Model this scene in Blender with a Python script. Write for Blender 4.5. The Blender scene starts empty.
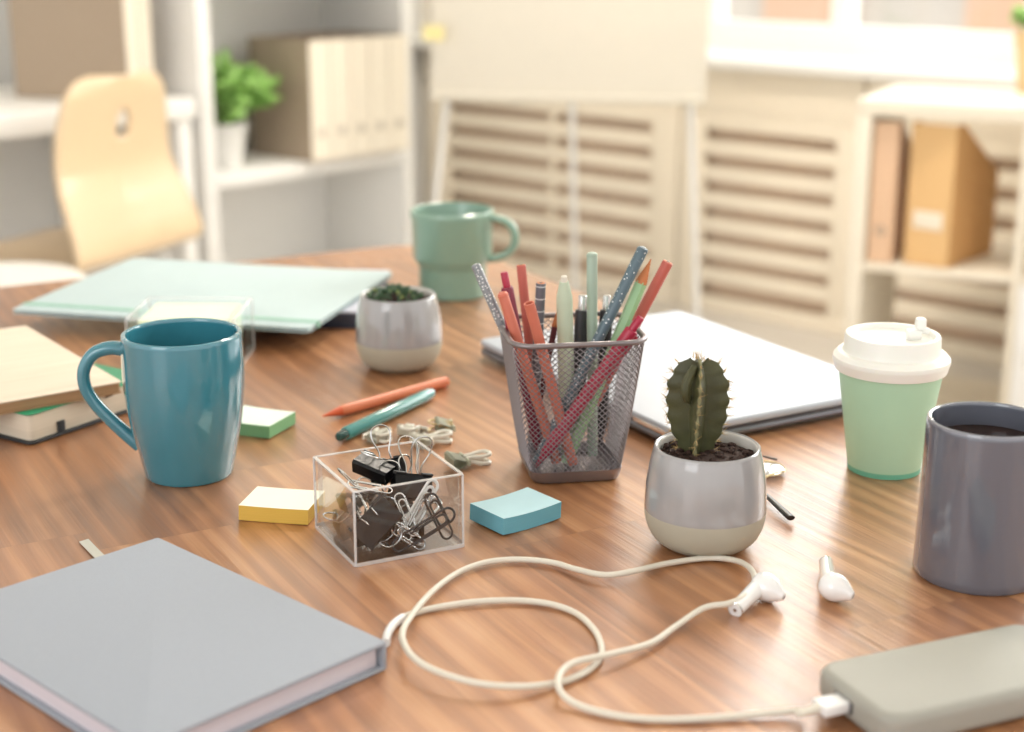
import bpy, bmesh, math, random
from mathutils import Vector, Matrix
random.seed(7)
scene = bpy.context.scene
C = scene.collection
PI = math.pi

# ---------------------------------------------------------------- camera, world, lights, exposure
F_PX, PITCH, TZ, HC = 1550.0, math.atan(441 / 1550.0), 0.75, 0.40      # table top height, camera above it
cam_d = bpy.data.cameras.new('camera')
cam = bpy.data.objects.new('camera', cam_d); C.objects.link(cam)
cam_d.sensor_width = 36.0; cam_d.lens = F_PX / 1024 * 36.0
cam_d.clip_start = 0.02; cam_d.clip_end = 200
cam.location = (0, 0, TZ + HC); cam.rotation_euler = (PI / 2 - PITCH, 0, 0)
cam_d.dof.use_dof = True; cam_d.dof.focus_distance = 1.06; cam_d.dof.aperture_fstop = 4.6
scene.camera = cam

w = bpy.data.worlds.new('world'); scene.world = w; w.use_nodes = True
bg = w.node_tree.nodes['Background']; bg.inputs[0].default_value = (1.0, 0.995, 0.985, 1); bg.inputs[1].default_value = 1.8

A_WALL = math.radians(-42.0)                       # the back wall runs along u, right end nearer
U = Vector((math.cos(A_WALL), math.sin(A_WALL), 0)); V = Vector((-math.sin(A_WALL), math.cos(A_WALL), 0))
CORNER = Vector((-0.36, 5.55, 0))
def room(s, d, z): return CORNER + U * s + V * d + Vector((0, 0, z))   # s along the wall, d outwards

def area(name, loc, direction, sx, sy, power, col):
    l = bpy.data.lights.new(name, 'AREA'); l.shape = 'RECTANGLE'; l.size = sx; l.size_y = sy
    l.energy = power; l.color = col
    o = bpy.data.objects.new(name, l); C.objects.link(o); o.location = loc
    o.rotation_euler = Vector(direction).to_track_quat('-Z', 'Y').to_euler(); return o
for i, (s0, s1) in enumerate([(1.05, 2.22), (2.5, 3.7), (3.95, 5.15)]):
    area('window_daylight', room((s0 + s1) / 2, 0.50, 2.15), -V + Vector((0, 0, -0.12)), s1 - s0, 1.8, (40, 90, 85)[i], (1.0, 0.975, 0.94))
area('rear_window_daylight', (-1.9, -1.6, 2.0), Vector((0.70, 0.75, -0.42)), 1.6, 1.5, 26, (0.93, 0.97, 1.0))

l = bpy.data.lights.new('added_wall_fill_light', 'POINT'); l.energy = 85; l.shadow_soft_size = 0.14; l.color = (1.0, 0.91, 0.80)  # added warm light out of view, brightens the radiators and back wall
o = bpy.data.objects.new('added_wall_fill_light', l); C.objects.link(o); o.location = (0.35, 3.1, 2.62)
scene.view_settings.view_transform = 'Standard'; scene.view_settings.look = 'None'
scene.view_settings.gamma = 1.0; scene.view_settings.use_curve_mapping = False
scene.view_settings.exposure = -0.18
try: scene.cycles.use_denoising = True
except Exception: pass

# ---------------------------------------------------------------- materials
def lin(c):
    return tuple(((x / 255) / 12.92 if x / 255 <= 0.04045 else ((x / 255 + 0.055) / 1.055) ** 2.4) for x in c) + (1,)
def mat(name, col, rough=0.5, metal=0.0, coat=0.0, spec=0.5, noise=0.0, nscale=40, bump=0.0, bscale=200, sheen=0.0, sss=0.0):
    m = bpy.data.materials.new(name); m.use_nodes = True
    nt = m.node_tree; b = nt.nodes['Principled BSDF']; c = lin(col)
    b.inputs['Base Color'].default_value = c; b.inputs['Roughness'].default_value = rough
    b.inputs['Metallic'].default_value = metal; b.inputs['Coat Weight'].default_value = coat
    b.inputs['Coat Roughness'].default_value = 0.06
    b.inputs['Specular IOR Level'].default_value = spec; b.inputs['Sheen Weight'].default_value = sheen
    if sss: b.inputs['Subsurface Weight'].default_value = sss; b.inputs['Subsurface Scale'].default_value = 0.004
    tc = nt.nodes.new('ShaderNodeTexCoord')
    n = nt.nodes.new('ShaderNodeTexNoise'); n.inputs['Scale'].default_value = nscale; n.inputs['Detail'].default_value = 4
    nt.links.new(tc.outputs['Object'], n.inputs['Vector'])
    mx = nt.nodes.new('ShaderNodeMixRGB'); mx.blend_type = 'MULTIPLY'
    mx.inputs[0].default_value = noise if noise else 0.04; mx.inputs[1].default_value = c
    rp = nt.nodes.new('ShaderNodeMapRange'); rp.inputs[1].default_value = 0.3; rp.inputs[2].default_value = 0.7
    rp.inputs[3].default_value = 0.35; rp.inputs[4].default_value = 1.0
    nt.links.new(n.outputs['Fac'], rp.inputs[0]); nt.links.new(rp.outputs[0], mx.inputs[2]); nt.links.new(mx.outputs[0], b.inputs['Base Color'])
    if bump:
        n2 = nt.nodes.new('ShaderNodeTexNoise'); n2.inputs['Scale'].default_value = bscale; n2.inputs['Detail'].default_value = 3
        nt.links.new(tc.outputs['Object'], n2.inputs['Vector'])
        bp = nt.nodes.new('ShaderNodeBump'); bp.inputs['Strength'].default_value = bump; bp.inputs['Distance'].default_value = 0.0006
        nt.links.new(n2.outputs['Fac'], bp.inputs['Height']); nt.links.new(bp.outputs[0], b.inputs['Normal'])
    return m

def wood_table():
    m = bpy.data.materials.new('table_wood'); m.use_nodes = True
    nt = m.node_tree; N = nt.nodes; L = nt.links; b = N['Principled BSDF']
    tc = N.new('ShaderNodeTexCoord')
    sep = N.new('ShaderNodeSeparateXYZ'); L.new(tc.outputs['Object'], sep.inputs[0])
    def math_(op, a, bb=None):
        n = N.new('ShaderNodeMath'); n.operation = op
        for i, v in enumerate((a, bb)):
            if v is None: continue
            if isinstance(v, (int, float)): n.inputs[i].default_value = v
            else: L.new(v, n.inputs[i])
        return n.outputs[0]
    # boards run along object Y; board index from X, staggered board ends along Y
    bi = math_('FLOOR', math_('DIVIDE', sep.outputs[0], 0.118))
    wn = N.new('ShaderNodeTexWhiteNoise'); wn.noise_dimensions = '1D'; L.new(bi, wn.inputs['W'])
    yo = math_('ADD', math_('DIVIDE', sep.outputs[1], 0.62), math_('MULTIPLY', wn.outputs['Value'], 7.3))
    bj = math_('FLOOR', yo)
    cid = math_('ADD', math_('MULTIPLY', bi, 3.7), math_('MULTIPLY', bj, 11.3))
    wn2 = N.new('ShaderNodeTexWhiteNoise'); wn2.noise_dimensions = '1D'; L.new(cid, wn2.inputs['W'])
    comb = N.new('ShaderNodeCombineXYZ')
    L.new(math_('ADD', sep.outputs[0], math_('MULTIPLY', wn2.outputs['Value'], 5.0)), comb.inputs[0])
    L.new(sep.outputs[1], comb.inputs[1]); L.new(wn2.outputs['Value'], comb.inputs[2])
    def noise(sx, sy, det=4, dist=0.0, rough=0.55):
        mp = N.new('ShaderNodeMapping'); mp.inputs['Scale'].default_value = (sx, sy, 3); L.new(comb.outputs[0], mp.inputs[0])
        n = N.new('ShaderNodeTexNoise'); n.inputs['Scale'].default_value = 1; n.inputs['Detail'].default_value = det
        n.inputs['Distortion'].default_value = dist; n.inputs['Roughness'].default_value = rough
        L.new(mp.outputs[0], n.inputs['Vector']); return n.outputs['Fac']
    big = noise(9, 1.3, 3, 0.6); grain = noise(55, 2.6, 6, 0.7); fine = noise(420, 9, 4, 0.2)
    # cathedral rings
    mp = N.new('ShaderNodeMapping'); mp.inputs['Scale'].default_value = (1, 0.10, 1); L.new(comb.outputs[0], mp.inputs[0])
    wv = N.new('ShaderNodeTexWave'); wv.wave_type = 'BANDS'; wv.bands_direction = 'X'; wv.inputs['Scale'].default_value = 17
    wv.inputs['Distortion'].default_value = 7; wv.inputs['Detail'].default_value = 3; wv.inputs['Detail Scale'].default_value = 1.2
    L.new(mp.outputs[0], wv.inputs['Vector'])
    f = math_('ADD', math_('ADD', math_('MULTIPLY', big, 0.54), math_('MULTIPLY', grain, 0.33)), math_('MULTIPLY', wv.outputs['Fac'], 0.13))
    f = math_('ADD', f, math_('MULTIPLY', math_('SUBTRACT', wn2.outputs['Value'], 0.5), 0.035))
    f = math_('ADD', f, math_('MULTIPLY', math_('SUBTRACT', fine, 0.5), 0.22))
    cr = N.new('ShaderNodeValToRGB'); L.new(f, cr.inputs[0]); e = cr.color_ramp.elements
    e[0].position = 0.30; e[0].color = lin((136, 90, 58)); e[1].position = 0.82; e[1].color = lin((214, 166, 122))
    x = e.new(0.48); x.color = lin((166, 112, 72)); x = e.new(0.60); x.color = lin((188, 134, 90))
    # knots
    mp2 = N.new('ShaderNodeMapping'); mp2.inputs['Scale'].default_value = (5.2, 2.4, 1); L.new(tc.outputs['Object'], mp2.inputs[0])
    vo = N.new('ShaderNodeTexVoronoi'); vo.inputs['Scale'].default_value = 1.0; L.new(mp2.outputs[0], vo.inputs['Vector'])
    kn = N.new('ShaderNodeMapRange'); L.new(vo.outputs['Distance'], kn.inputs[0])
    kn.inputs[1].default_value = 0.015; kn.inputs[2].default_value = 0.075; kn.inputs[3].default_value = 0.55; kn.inputs[4].default_value = 0.0
    mx = N.new('ShaderNodeMixRGB'); L.new(kn.outputs[0], mx.inputs[0]); L.new(cr.outputs[0], mx.inputs[1]); mx.inputs[2].default_value = lin((92, 48, 28))
    # fine seams between boards
    fx = math_('FRACT', math_('DIVIDE', sep.outputs[0], 0.118)); fy = math_('FRACT', yo)
    seam = math_('MAXIMUM', math_('LESS_THAN', fx, 0.008), math_('LESS_THAN', fy, 0.0022))
    mx2 = N.new('ShaderNodeMixRGB'); L.new(math_('MULTIPLY', seam, 0.10), mx2.inputs[0]); L.new(mx.outputs[0], mx2.inputs[1]); mx2.inputs[2].default_value = lin((90, 52, 32))
    L.new(mx2.outputs[0], b.inputs['Base Color'])
    rr = N.new('ShaderNodeMapRange'); L.new(grain, rr.inputs[0]); rr.inputs[1].default_value = 0.3; rr.inputs[2].default_value = 0.7
    rr.inputs[3].default_value = 0.30; rr.inputs[4].default_value = 0.42; L.new(rr.outputs[0], b.inputs['Roughness'])
    b.inputs['Specular IOR Level'].default_value = 0.6
    b.inputs['Coat Weight'].default_value = 0.6; b.inputs['Coat Roughness'].default_value = 0.27
    bp = N.new('ShaderNodeBump'); bp.inputs['Strength'].default_value = 0.6; bp.inputs['Distance'].default_value = 0.0009
    L.new(math_('ADD', math_('MULTIPLY', grain, 1.2), math_('MULTIPLY', fine, 0.55)), bp.inputs['Height']); L.new(bp.outputs[0], b.inputs['Normal'])
    L.new(bp.outputs[0], b.inputs['Coat Normal'])
    return m

def clear(name, tint, refl=0.06, edge=0.5, body=0.0, bodycol=(255, 255, 255)):
    """thin clear plastic or glass: transparent, with a reflection that grows at grazing angles"""
    m = bpy.data.materials.new(name); m.use_nodes = True; nt = m.node_tree; N = nt.nodes; L = nt.links
    N.remove(N['Principled BSDF']); out = N['Material Output']
    tr = N.new('ShaderNodeBsdfTransparent'); tr.inputs[0].default_value = lin(tint)
    gl = N.new('ShaderNodeBsdfGlossy'); gl.inputs['Roughness'].default_value = 0.04; gl.inputs[0].default_value = (1, 1, 1, 1)
    lw = N.new('ShaderNodeLayerWeight'); lw.inputs[0].default_value = 0.35
    mr = N.new('ShaderNodeMapRange'); L.new(lw.outputs['Fresnel'], mr.inputs[0]); mr.inputs[3].default_value = refl; mr.inputs[4].default_value = edge
    mix = N.new('ShaderNodeMixShader'); L.new(mr.outputs[0], mix.inputs[0]); L.new(tr.outputs[0], mix.inputs[1]); L.new(gl.outputs[0], mix.inputs[2])
    last = mix
    if body:
        df = N.new('ShaderNodeBsdfDiffuse'); df.inputs[0].default_value = lin(bodycol)
        m2 = N.new('ShaderNodeMixShader'); m2.inputs[0].default_value = body; L.new(mix.outputs[0], m2.inputs[1]); L.new(df.outputs[0], m2.inputs[2]); last = m2
    L.new(last.outputs[0], out.inputs[0]); return m

def pattern(name, base, dot, kind='dots', scale=260, thr=0.28):
    m = mat(name, base, 0.35); nt = m.node_tree; N = nt.nodes; L = nt.links; b = N['Principled BSDF']
    tc = N.new('ShaderNodeTexCoord')
    if kind == 'dots':
        v = N.new('ShaderNodeTexVoronoi'); v.inputs['Scale'].default_value = scale; v.inputs['Randomness'].default_value = 0.7
        L.new(tc.outputs['Object'], v.inputs['Vector']); src = v.outputs['Distance']; op = 'LESS_THAN'
    else:
        s = N.new('ShaderNodeSeparateXYZ'); L.new(tc.outputs['Object'], s.inputs[0])
        d = N.new('ShaderNodeMath'); d.operation = 'MULTIPLY'; L.new(s.outputs[2], d.inputs[0]); d.inputs[1].default_value = scale
        fr = N.new('ShaderNodeMath'); fr.operation = 'FRACT'; L.new(d.outputs[0], fr.inputs[0]); src = fr.outputs[0]; op = 'LESS_THAN'
    c = N.new('ShaderNodeMath'); c.operation = op; L.new(src, c.inputs[0]); c.inputs[1].default_value = thr
    mx = N.new('ShaderNodeMixRGB'); L.new(c.outputs[0], mx.inputs[0]); mx.inputs[1].default_value = lin(base); mx.inputs[2].default_value = lin(dot)
    L.new(mx.outputs[0], b.inputs['Base Color']); return m

def pages_mat(name, col, dark, scale=1400, axis=2):
    m = mat(name, col, 0.8); nt = m.node_tree; N = nt.nodes; L = nt.links; b = N['Principled BSDF']
    tc = N.new('ShaderNodeTexCoord'); mp = N.new('ShaderNodeMapping'); sc = [6, 6, 6]; sc[axis] = scale; mp.inputs['Scale'].default_value = sc
    L.new(tc.outputs['Object'], mp.inputs[0]); n = N.new('ShaderNodeTexNoise'); n.inputs['Scale'].default_value = 1; L.new(mp.outputs[0], n.inputs['Vector'])
    mx = N.new('ShaderNodeMixRGB'); L.new(n.outputs['Fac'], mx.inputs[0]); mx.inputs[1].default_value = lin(dark); mx.inputs[2].default_value = lin(col)
    L.new(mx.outputs[0], b.inputs['Base Color']); return m

M = dict(
    wood=wood_table(),
    cube=mat('warm_white_laminate', (234, 224, 206), 0.45), white=mat('white_laminate', (240, 238, 234), 0.45), wall=mat('cream_wall', (242, 234, 220), 0.8), wall2=mat('white_wall', (228, 227, 224), 0.85),
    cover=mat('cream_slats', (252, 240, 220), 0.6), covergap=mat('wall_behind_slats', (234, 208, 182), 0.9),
    floor=mat('pale_floor', (226, 220, 212), 0.6, noise=0.1, nscale=3), ceil=mat('ceiling_white', (240, 238, 232), 0.9),
    frame=mat('window_white', (245, 244, 240), 0.5), teal=mat('teal_glaze', (58, 126, 142), 0.12, coat=1.0, noise=0.06, nscale=30),
    grey=mat('grey_glaze', (96, 99, 110), 0.12, coat=1.0), grey_rim=mat('grey_rim', (118, 120, 130), 0.15, coat=1.0),
    sage=mat('sage_glaze', (128, 160, 142), 0.28, coat=0.5), coffee=mat('coffee', (40, 22, 14), 0.05),
    mint_paper=mat('mint_card', (176, 214, 184), 0.5, noise=0.05), lid=mat('white_plastic_lid', (244, 240, 232), 0.3, sss=0.1),
    stopper=mat('frosted_stopper', (236, 236, 232), 0.3), mint_base=mat('mint_base', (110, 185, 155), 0.5),
    glaze=mat('pale_grey_glaze', (160, 159, 160), 0.16, coat=0.9, noise=0.05, nscale=60), clay=mat('raw_pale_clay', (176, 171, 154), 0.7, bump=0.15, bscale=500),
    pot_in=mat('pot_inside', (225, 222, 216), 0.3), soil=mat('dark_soil', (58, 38, 30), 0.95, noise=0.5, nscale=300, bump=0.8, bscale=900),
    cactus=mat('cactus_skin', (72, 73, 42), 0.55, noise=0.5, nscale=70, bump=0.3, bscale=700), cactus_rib=mat('cactus_rib_edge', (122, 118, 84), 0.7),
    spine=mat('cactus_spine', (196, 164, 112), 0.6), succ=mat('succulent_leaf', (62, 92, 62), 0.5, noise=0.3, nscale=200), succ2=mat('succulent_tip', (150, 160, 90), 0.5),
    steel=mat('steel', (200, 200, 198), 0.22, metal=1.0), steel_dark=mat('dark_steel', (52, 52, 56), 0.35, metal=0.5),
    mesh=mat('mesh_grey_metal', (138, 131, 133), 0.36, metal=0.7), black=mat('black_enamel', (24, 24, 26), 0.3), blackp=mat('black_plastic', (34, 34, 38), 0.35),
    lap=mat('laptop_silver', (186, 192, 202), 0.45, metal=0.1), lap_side=mat('laptop_base_metal', (120, 120, 126), 0.3, metal=0.7), lap_dark=mat('laptop_gap', (70, 68, 72), 0.4),
    mintfolder=mat('mint_folder', (186, 204, 206), 0.55), mintband=mat('elastic_band_green', (140, 186, 168), 0.7), lilac=mat('lilac_grey_cover', (196, 200, 214), 0.45), navy=mat('navy_edge', (48, 54, 70), 0.5),
    book=mat('grey_cloth', (160, 166, 176), 0.75, noise=0.10, nscale=1200, bump=0.5, bscale=2600), book_edge=mat('grey_cloth_edge', (110, 114, 120), 0.8),
    pages=pages_mat('white_pages', (222, 216, 222), (196, 188, 196)), ribbon=mat('grey_ribbon', (200, 198, 188), 0.6),
    kraft=pages_mat('kraft_top', (230, 216, 198), (212, 192, 170), 120, 1), kraft_side=pages_mat('kraft_pages', (176, 142, 104), (140, 108, 76)),
    cream=pages_mat('cream_pages', (226, 216, 198), (200, 186, 164)), emerald=mat('emerald_cover', (40, 142, 100), 0.45), blackcover=mat('black_cover', (36, 40, 44), 0.5),
    y_lit_top=mat('yellow_note_lit_top', (250, 247, 226), 0.8), y_side=pages_mat('yellow_note_sides', (226, 190, 92), (196, 156, 62), 2600),  # note tops paled: window sheen put into all three top colours
    g_lit_top=mat('green_note_lit_top', (230, 246, 232), 0.8), g_side=pages_mat('green_note_sides', (140, 190, 140), (104, 158, 108), 2600),
    b_lit_top=mat('blue_note_lit_top', (196, 230, 238), 0.8), b_side=pages_mat('blue_note_sides', (116, 178, 194), (92, 158, 176), 2600),
    lime=mat('lime_note', (238, 246, 214), 0.8), orange=mat('orange_barrel', (212, 122, 84), 0.35), orange_d=mat('orange_tip', (206, 88, 44), 0.35),
    tealpen=mat('teal_barrel', (58, 134, 130), 0.2, coat=0.6), tealdark=mat('teal_button', (20, 70, 66), 0.12, coat=1.0),
    coral=mat('coral_lacquer', (190, 98, 86), 0.4), coral2=mat('orange_coral_lacquer', (204, 114, 92), 0.4), lead=mat('pencil_lead', (50, 44, 44), 0.4), rawwood=mat('raw_pencil_wood', (196, 120, 72), 0.6),
    crimson=mat('crimson_barrel', (168, 38, 66), 0.3), plum=mat('plum_barrel', (128, 36, 60), 0.3), burgundy=mat('burgundy_lacquer', (98, 40, 46), 0.4),
    palesage=mat('pale_sage', (190, 204, 180), 0.45), minthex=mat('mint_lacquer', (160, 178, 162), 0.4), green=mat('fresh_green_lacquer', (150, 190, 142), 0.4),
    slate=pattern('slate_white_dots', (84, 104, 114), (226, 230, 230), 'dots', 340, 0.22), greydots=pattern('grey_white_dots', (134, 138, 142), (226, 228, 226), 'dots', 380, 0.28),
    rings=pattern('dark_grey_rings', (104, 104, 112), (200, 200, 202), 'rings', 105, 0.10),
    bank=mat('putty_rubber', (160, 159, 150), 0.55, bump=0.1, bscale=2500), cable=mat('cream_cable', (218, 212, 198), 0.45), plug=mat('white_plug', (240, 240, 240), 0.25), port=mat('plug_metal', (190, 190, 196), 0.25, metal=1.0),
    bud=mat('white_gloss_plastic', (240, 240, 240), 0.15, coat=1.0), clipwhite=mat('ivory_enamel', (228, 224, 210), 0.35), clipsage=mat('sage_enamel', (178, 180, 158), 0.4), gold=mat('pale_gold', (204, 184, 140), 0.3, metal=0.9),
    ply=mat('birch_ply', (226, 200, 164), 0.3, coat=0.3, noise=0.04, nscale=8), ply_edge=mat('ply_edge', (206, 158, 104), 0.5), chairleg=mat('pale_metal_leg', (226, 226, 224), 0.3),
    binder_side=mat('taupe_card', (172, 154, 134), 0.8), binder_spine=mat('cream_card', (236, 226, 208), 0.8), ochre=mat('ochre_card', (224, 184, 130), 0.7), ochre_d=mat('ochre_card_side', (212, 164, 108), 0.7), peach=mat('peach_card', (222, 186, 154), 0.7),
    foliage=mat('bright_foliage', (158, 206, 110), 0.5, noise=0.4, nscale=30), tan_pot=mat('sand_pot', (224, 196, 150), 0.6), board=mat('board_film', (220, 213, 198), 0.5), easel=mat('easel_metal', (222, 220, 216), 0.4), note=mat('pale_yellow_note', (236, 222, 160), 0.8),
    acrylic=clear('clear_acrylic', (252, 253, 254), 0.02, 0.40, 0.0), acr_edge_glint=clear('acrylic_edge_glint', (246, 248, 250), 0.22, 0.8, 0.32), glass=clear('window_glass', (250, 252, 252), 0.03, 0.5), lens=clear('lens_glass', (238, 240, 240), 0.25, 0.9),  # acrylic edge material whitened to imitate light caught along the edges
    facade=mat('street_facade', (206, 194, 182), 0.8), facade2=mat('street_brick', (222, 180, 150), 0.8), ringmetal=mat('ring_hole_metal', (150, 140, 130), 0.4), chrome=mat('chrome', (225, 225, 225), 0.1, metal=1.0),
)

# ---------------------------------------------------------------- helpers
def T(px, py, h=0.0):
    """point of the plane h above the table top that the photograph's pixel looks at"""
    x = (px - 512) / F_PX; y = (366 - py) / F_PX; c, s = math.cos(PITCH), math.sin(PITCH)
    d = (x, c + y * s, -s + y * c); t = (HC - h) / -d[2]
    return Vector((d[0] * t, d[1] * t, TZ + h))
def D(px, py, yy):
    """point at forward distance yy that the pixel looks at"""
    x = (px - 512) / F_PX; y = (366 - py) / F_PX; c, s = math.cos(PITCH), math.sin(PITCH)
    d = (x, c + y * s, -s + y * c); t = yy / d[1]
    return Vector((d[0] * t, d[1] * t, TZ + HC + d[2] * t))

def obj(name, bm, m, parent=None, smooth=35, loc=None, rot=None):
    me = bpy.data.meshes.new(name)
    bmesh.ops.recalc_face_normals(bm, faces=bm.faces[:])
    bm.to_mesh(me); bm.free()
    for mm in (m if isinstance(m, (list, tuple)) else [m]): me.materials.append(mm)
    if smooth:
        for p in me.polygons: p.use_smooth = True
        me.set_sharp_from_angle(angle=math.radians(smooth))
    o = bpy.data.objects.new(name, me); C.objects.link(o)
    if parent: o.parent = parent
    if loc is not None: o.location = loc
    if rot is not None: o.rotation_euler = rot
    return o
def tag(o, label, cat, group=None):
    o['label'] = label; o['category'] = cat
    if group: o['group'] = group
    return o
def thing(name, label, cat, loc=(0, 0, 0), rotz=0.0, group=None, rot=None):
    o = bpy.data.objects.new(name, None); C.objects.link(o); o.empty_display_size = 0.05
    o.location = loc; o.rotation_euler = rot if rot is not None else (0, 0, rotz)
    return tag(o, label, cat, group)
def struct(name, bm, m, parent=None, loc=None, rot=None, smooth=None):
    o = obj(name, bm, m, parent, smooth, loc, rot)
    if parent is None: o['kind'] = 'structure'
    return o
def copy_tree(o, parent=None):
    c = o.copy(); C.objects.link(c); c.parent = parent
    for ch in list(o.children): copy_tree(ch, c)
    return c

def B(): return bmesh.new()
def box(bm, c, s, bev=0.0, rot=None, seg=2, mi=0):
    before = set(bm.faces)
    mtx = Matrix.Translation(Vector(c)) @ (rot.to_4x4() if rot is not None else Matrix.Identity(4)) @ Matrix.Diagonal((s[0], s[1], s[2], 1))
    r = bmesh.ops.create_cube(bm, size=1.0, matrix=mtx)
    if bev:
        es = list({e for v in r['verts'] for e in v.link_edges})
        bmesh.ops.bevel(bm, geom=es, offset=bev, segments=seg, profile=0.5, affect='EDGES')
    for f in bm.faces:
        if f not in before: f.material_index = mi
    return bm
def bxr(bm, x0, x1, y0, y1, z0, z1, bev=0.0, mi=0):
    return box(bm, ((x0 + x1) / 2, (y0 + y1) / 2, (z0 + z1) / 2), (abs(x1 - x0), abs(y1 - y0), abs(z1 - z0)), bev, mi=mi)
def lathe(bm, prof, n=64, closed_top=False, mi=None):
    rings = []
    for r, z in prof:
        if r < 1e-6: rings.append([bm.verts.new((0, 0, z))])
        else: rings.append([bm.verts.new((r * math.cos(2 * PI * i / n), r * math.sin(2 * PI * i / n), z)) for i in range(n)])
    for k in range(len(rings) - 1):
        a, b = rings[k], rings[k + 1]
        for i in range(n):
            j = (i + 1) % n
            if len(a) == 1 and len(b) == 1: continue
            if len(a) == 1: f = bm.faces.new((a[0], b[j], b[i]))
            elif len(b) == 1: f = bm.faces.new((a[i], a[j], b[0]))
            else: f = bm.faces.new((a[i], a[j], b[j], b[i]))
            if mi: f.material_index = mi[k]
    return bm
def catmull(pts, n=8, closed=False):
    P = [Vector(p) for p in pts]; out = []; m = len(P)
    rng = range(m) if closed else range(m - 1)
    for i in rng:
        if closed: p0, p1, p2, p3 = P[(i - 1) % m], P[i], P[(i + 1) % m], P[(i + 2) % m]
        else: p0, p1, p2, p3 = P[max(i - 1, 0)], P[i], P[i + 1], P[min(i + 2, m - 1)]
        for k in range(n):
            t = k / n
            out.append(0.5 * ((2 * p1) + (p2 - p0) * t + (2 * p0 - 5 * p1 + 4 * p2 - p3) * t * t + (3 * p1 - p0 - 3 * p2 + p3) * t ** 3))
    if not closed: out.append(P[-1])
    return out
def tube(bm, pts, r, seg=10, closed=False, cap=True, flat=1.0, up=None):
    P = [Vector(p) for p in pts]; n = len(P); rings = []
    rad = r if isinstance(r, (list, tuple)) else [r] * n
    nrm = None
    for i, p in enumerate(P):
        if closed: t = (P[(i + 1) % n] - P[(i - 1) % n])
        else: t = (P[min(i + 1, n - 1)] - P[max(i - 1, 0)])
        t = t.normalized()
        if nrm is None:
            a = Vector(up) if up else (Vector((0, 0, 1)) if abs(t.z) < 0.9 else Vector((1, 0, 0)))
            nrm = (a - t * a.dot(t)).normalized()
        else: nrm = (nrm - t * nrm.dot(t)).normalized()
        bn = t.cross(nrm)
        rings.append([bm.verts.new(p + (nrm * math.cos(2 * PI * k / seg) * flat + bn * math.sin(2 * PI * k / seg)) * rad[i]) for k in range(seg)])
    for i in range(n if closed else n - 1):
        a, b = rings[i], rings[(i + 1) % n]
        for k in range(seg): bm.faces.new((a[k], a[(k + 1) % seg], b[(k + 1) % seg], b[k]))
    if cap and not closed: bm.faces.new(rings[0][::-1]); bm.faces.new(rings[-1])
    return bm
def rrect(w, l, r, n=6):
    out = []
    for cx, cy, a0 in ((w / 2 - r, l / 2 - r, 0), (-w / 2 + r, l / 2 - r, PI / 2), (-w / 2 + r, -l / 2 + r, PI), (w / 2 - r, -l / 2 + r, 1.5 * PI)):
        for k in range(n + 1):
            a = a0 + PI / 2 * k / n; out.append((cx + r * math.cos(a), cy + r * math.sin(a)))
    return out
def loft(bm, rings, cap0=True, cap1=True, mis=None):
    R = [[bm.verts.new(p) for p in ring] for ring in rings]; n = len(R[0])
    for i in range(len(R) - 1):
        for k in range(n):
            f = bm.faces.new((R[i][k], R[i][(k + 1) % n], R[i + 1][(k + 1) % n], R[i + 1][k]))
            if mis: f.material_index = mis[i]
    if cap0: f = bm.faces.new(R[0][::-1]); f.material_index = mis[0] if mis else 0
    if cap1: f = bm.faces.new(R[-1]); f.material_index = mis[-1] if mis else 0
    return bm
def slab(bm, w, l, z0, z1, cr=0.005, br=0.001, c=(0, 0), bs=3, mi=0):
    rings = []
    for k in range(bs + 1):
        a = PI / 2 * k / bs; ins = br * (1 - math.sin(a)); z = z0 + br * (1 - math.cos(a)); rings.append((ins, z))
    for k in range(bs + 1):
        a = PI / 2 * k / bs; ins = br * (1 - math.cos(a)); z = z1 - br * (1 - math.sin(a)); rings.append((ins, z))
    R = [[(x + c[0], y + c[1], z) for x, y in rrect(w - 2 * i, l - 2 * i, max(cr - i, 1e-4))] for i, z in rings]
    return loft(bm, R, mis=[mi] * (len(R) - 1))
def ang(v): return math.atan2(v.y, v.x)

# ================================================================ the room
wl = dict(loc=CORNER, rot=(0, 0, A_WALL))
b = B(); bxr(b, -6, 9, -12, 4, -0.1, 0.0)
struct('floor', b, M['floor'], loc=(0, 3.0, 0), rot=(0, 0, A_WALL))
b = B(); bxr(b, -4.6, 8.5, -7.4, 0.36, 3.3, 3.4)
struct('ceiling', b, M['ceil'], **wl)
WIN = [(1.05, 2.22), (2.5, 3.7), (3.95, 5.15), (5.4, 6.6)]
b = B(); bxr(b, 0, 7.2, 0.06, 0.36, 0, 0.745); bxr(b, 0, 7.2, 0.06, 0.36, 3.1, 3.3)
e = [0] + [v for p in WIN for v in p] + [7.2]
for i in range(0, len(e), 2): bxr(b, e[i], e[i + 1], 0.06, 0.36, 0.745, 3.1)
struct('wall_back', b, M['wall'], **wl)
b = B(); bxr(b, -0.15, 0, -6.5, 0.36, 0, 3.3)
struct('wall_left', b, M['wall2'], **wl)
b = B(); bxr(b, 0.0, 7.2, -0.05, 0.30, 0.745, 0.775, 0.004)
struct('trim_1', b, M['frame'], **wl)
b = B(); bxr(b, 0.0, 0.012, -6.4, 0.05, 0, 0.07)
struct('baseboard_left', b, M['frame'], **wl)
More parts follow.
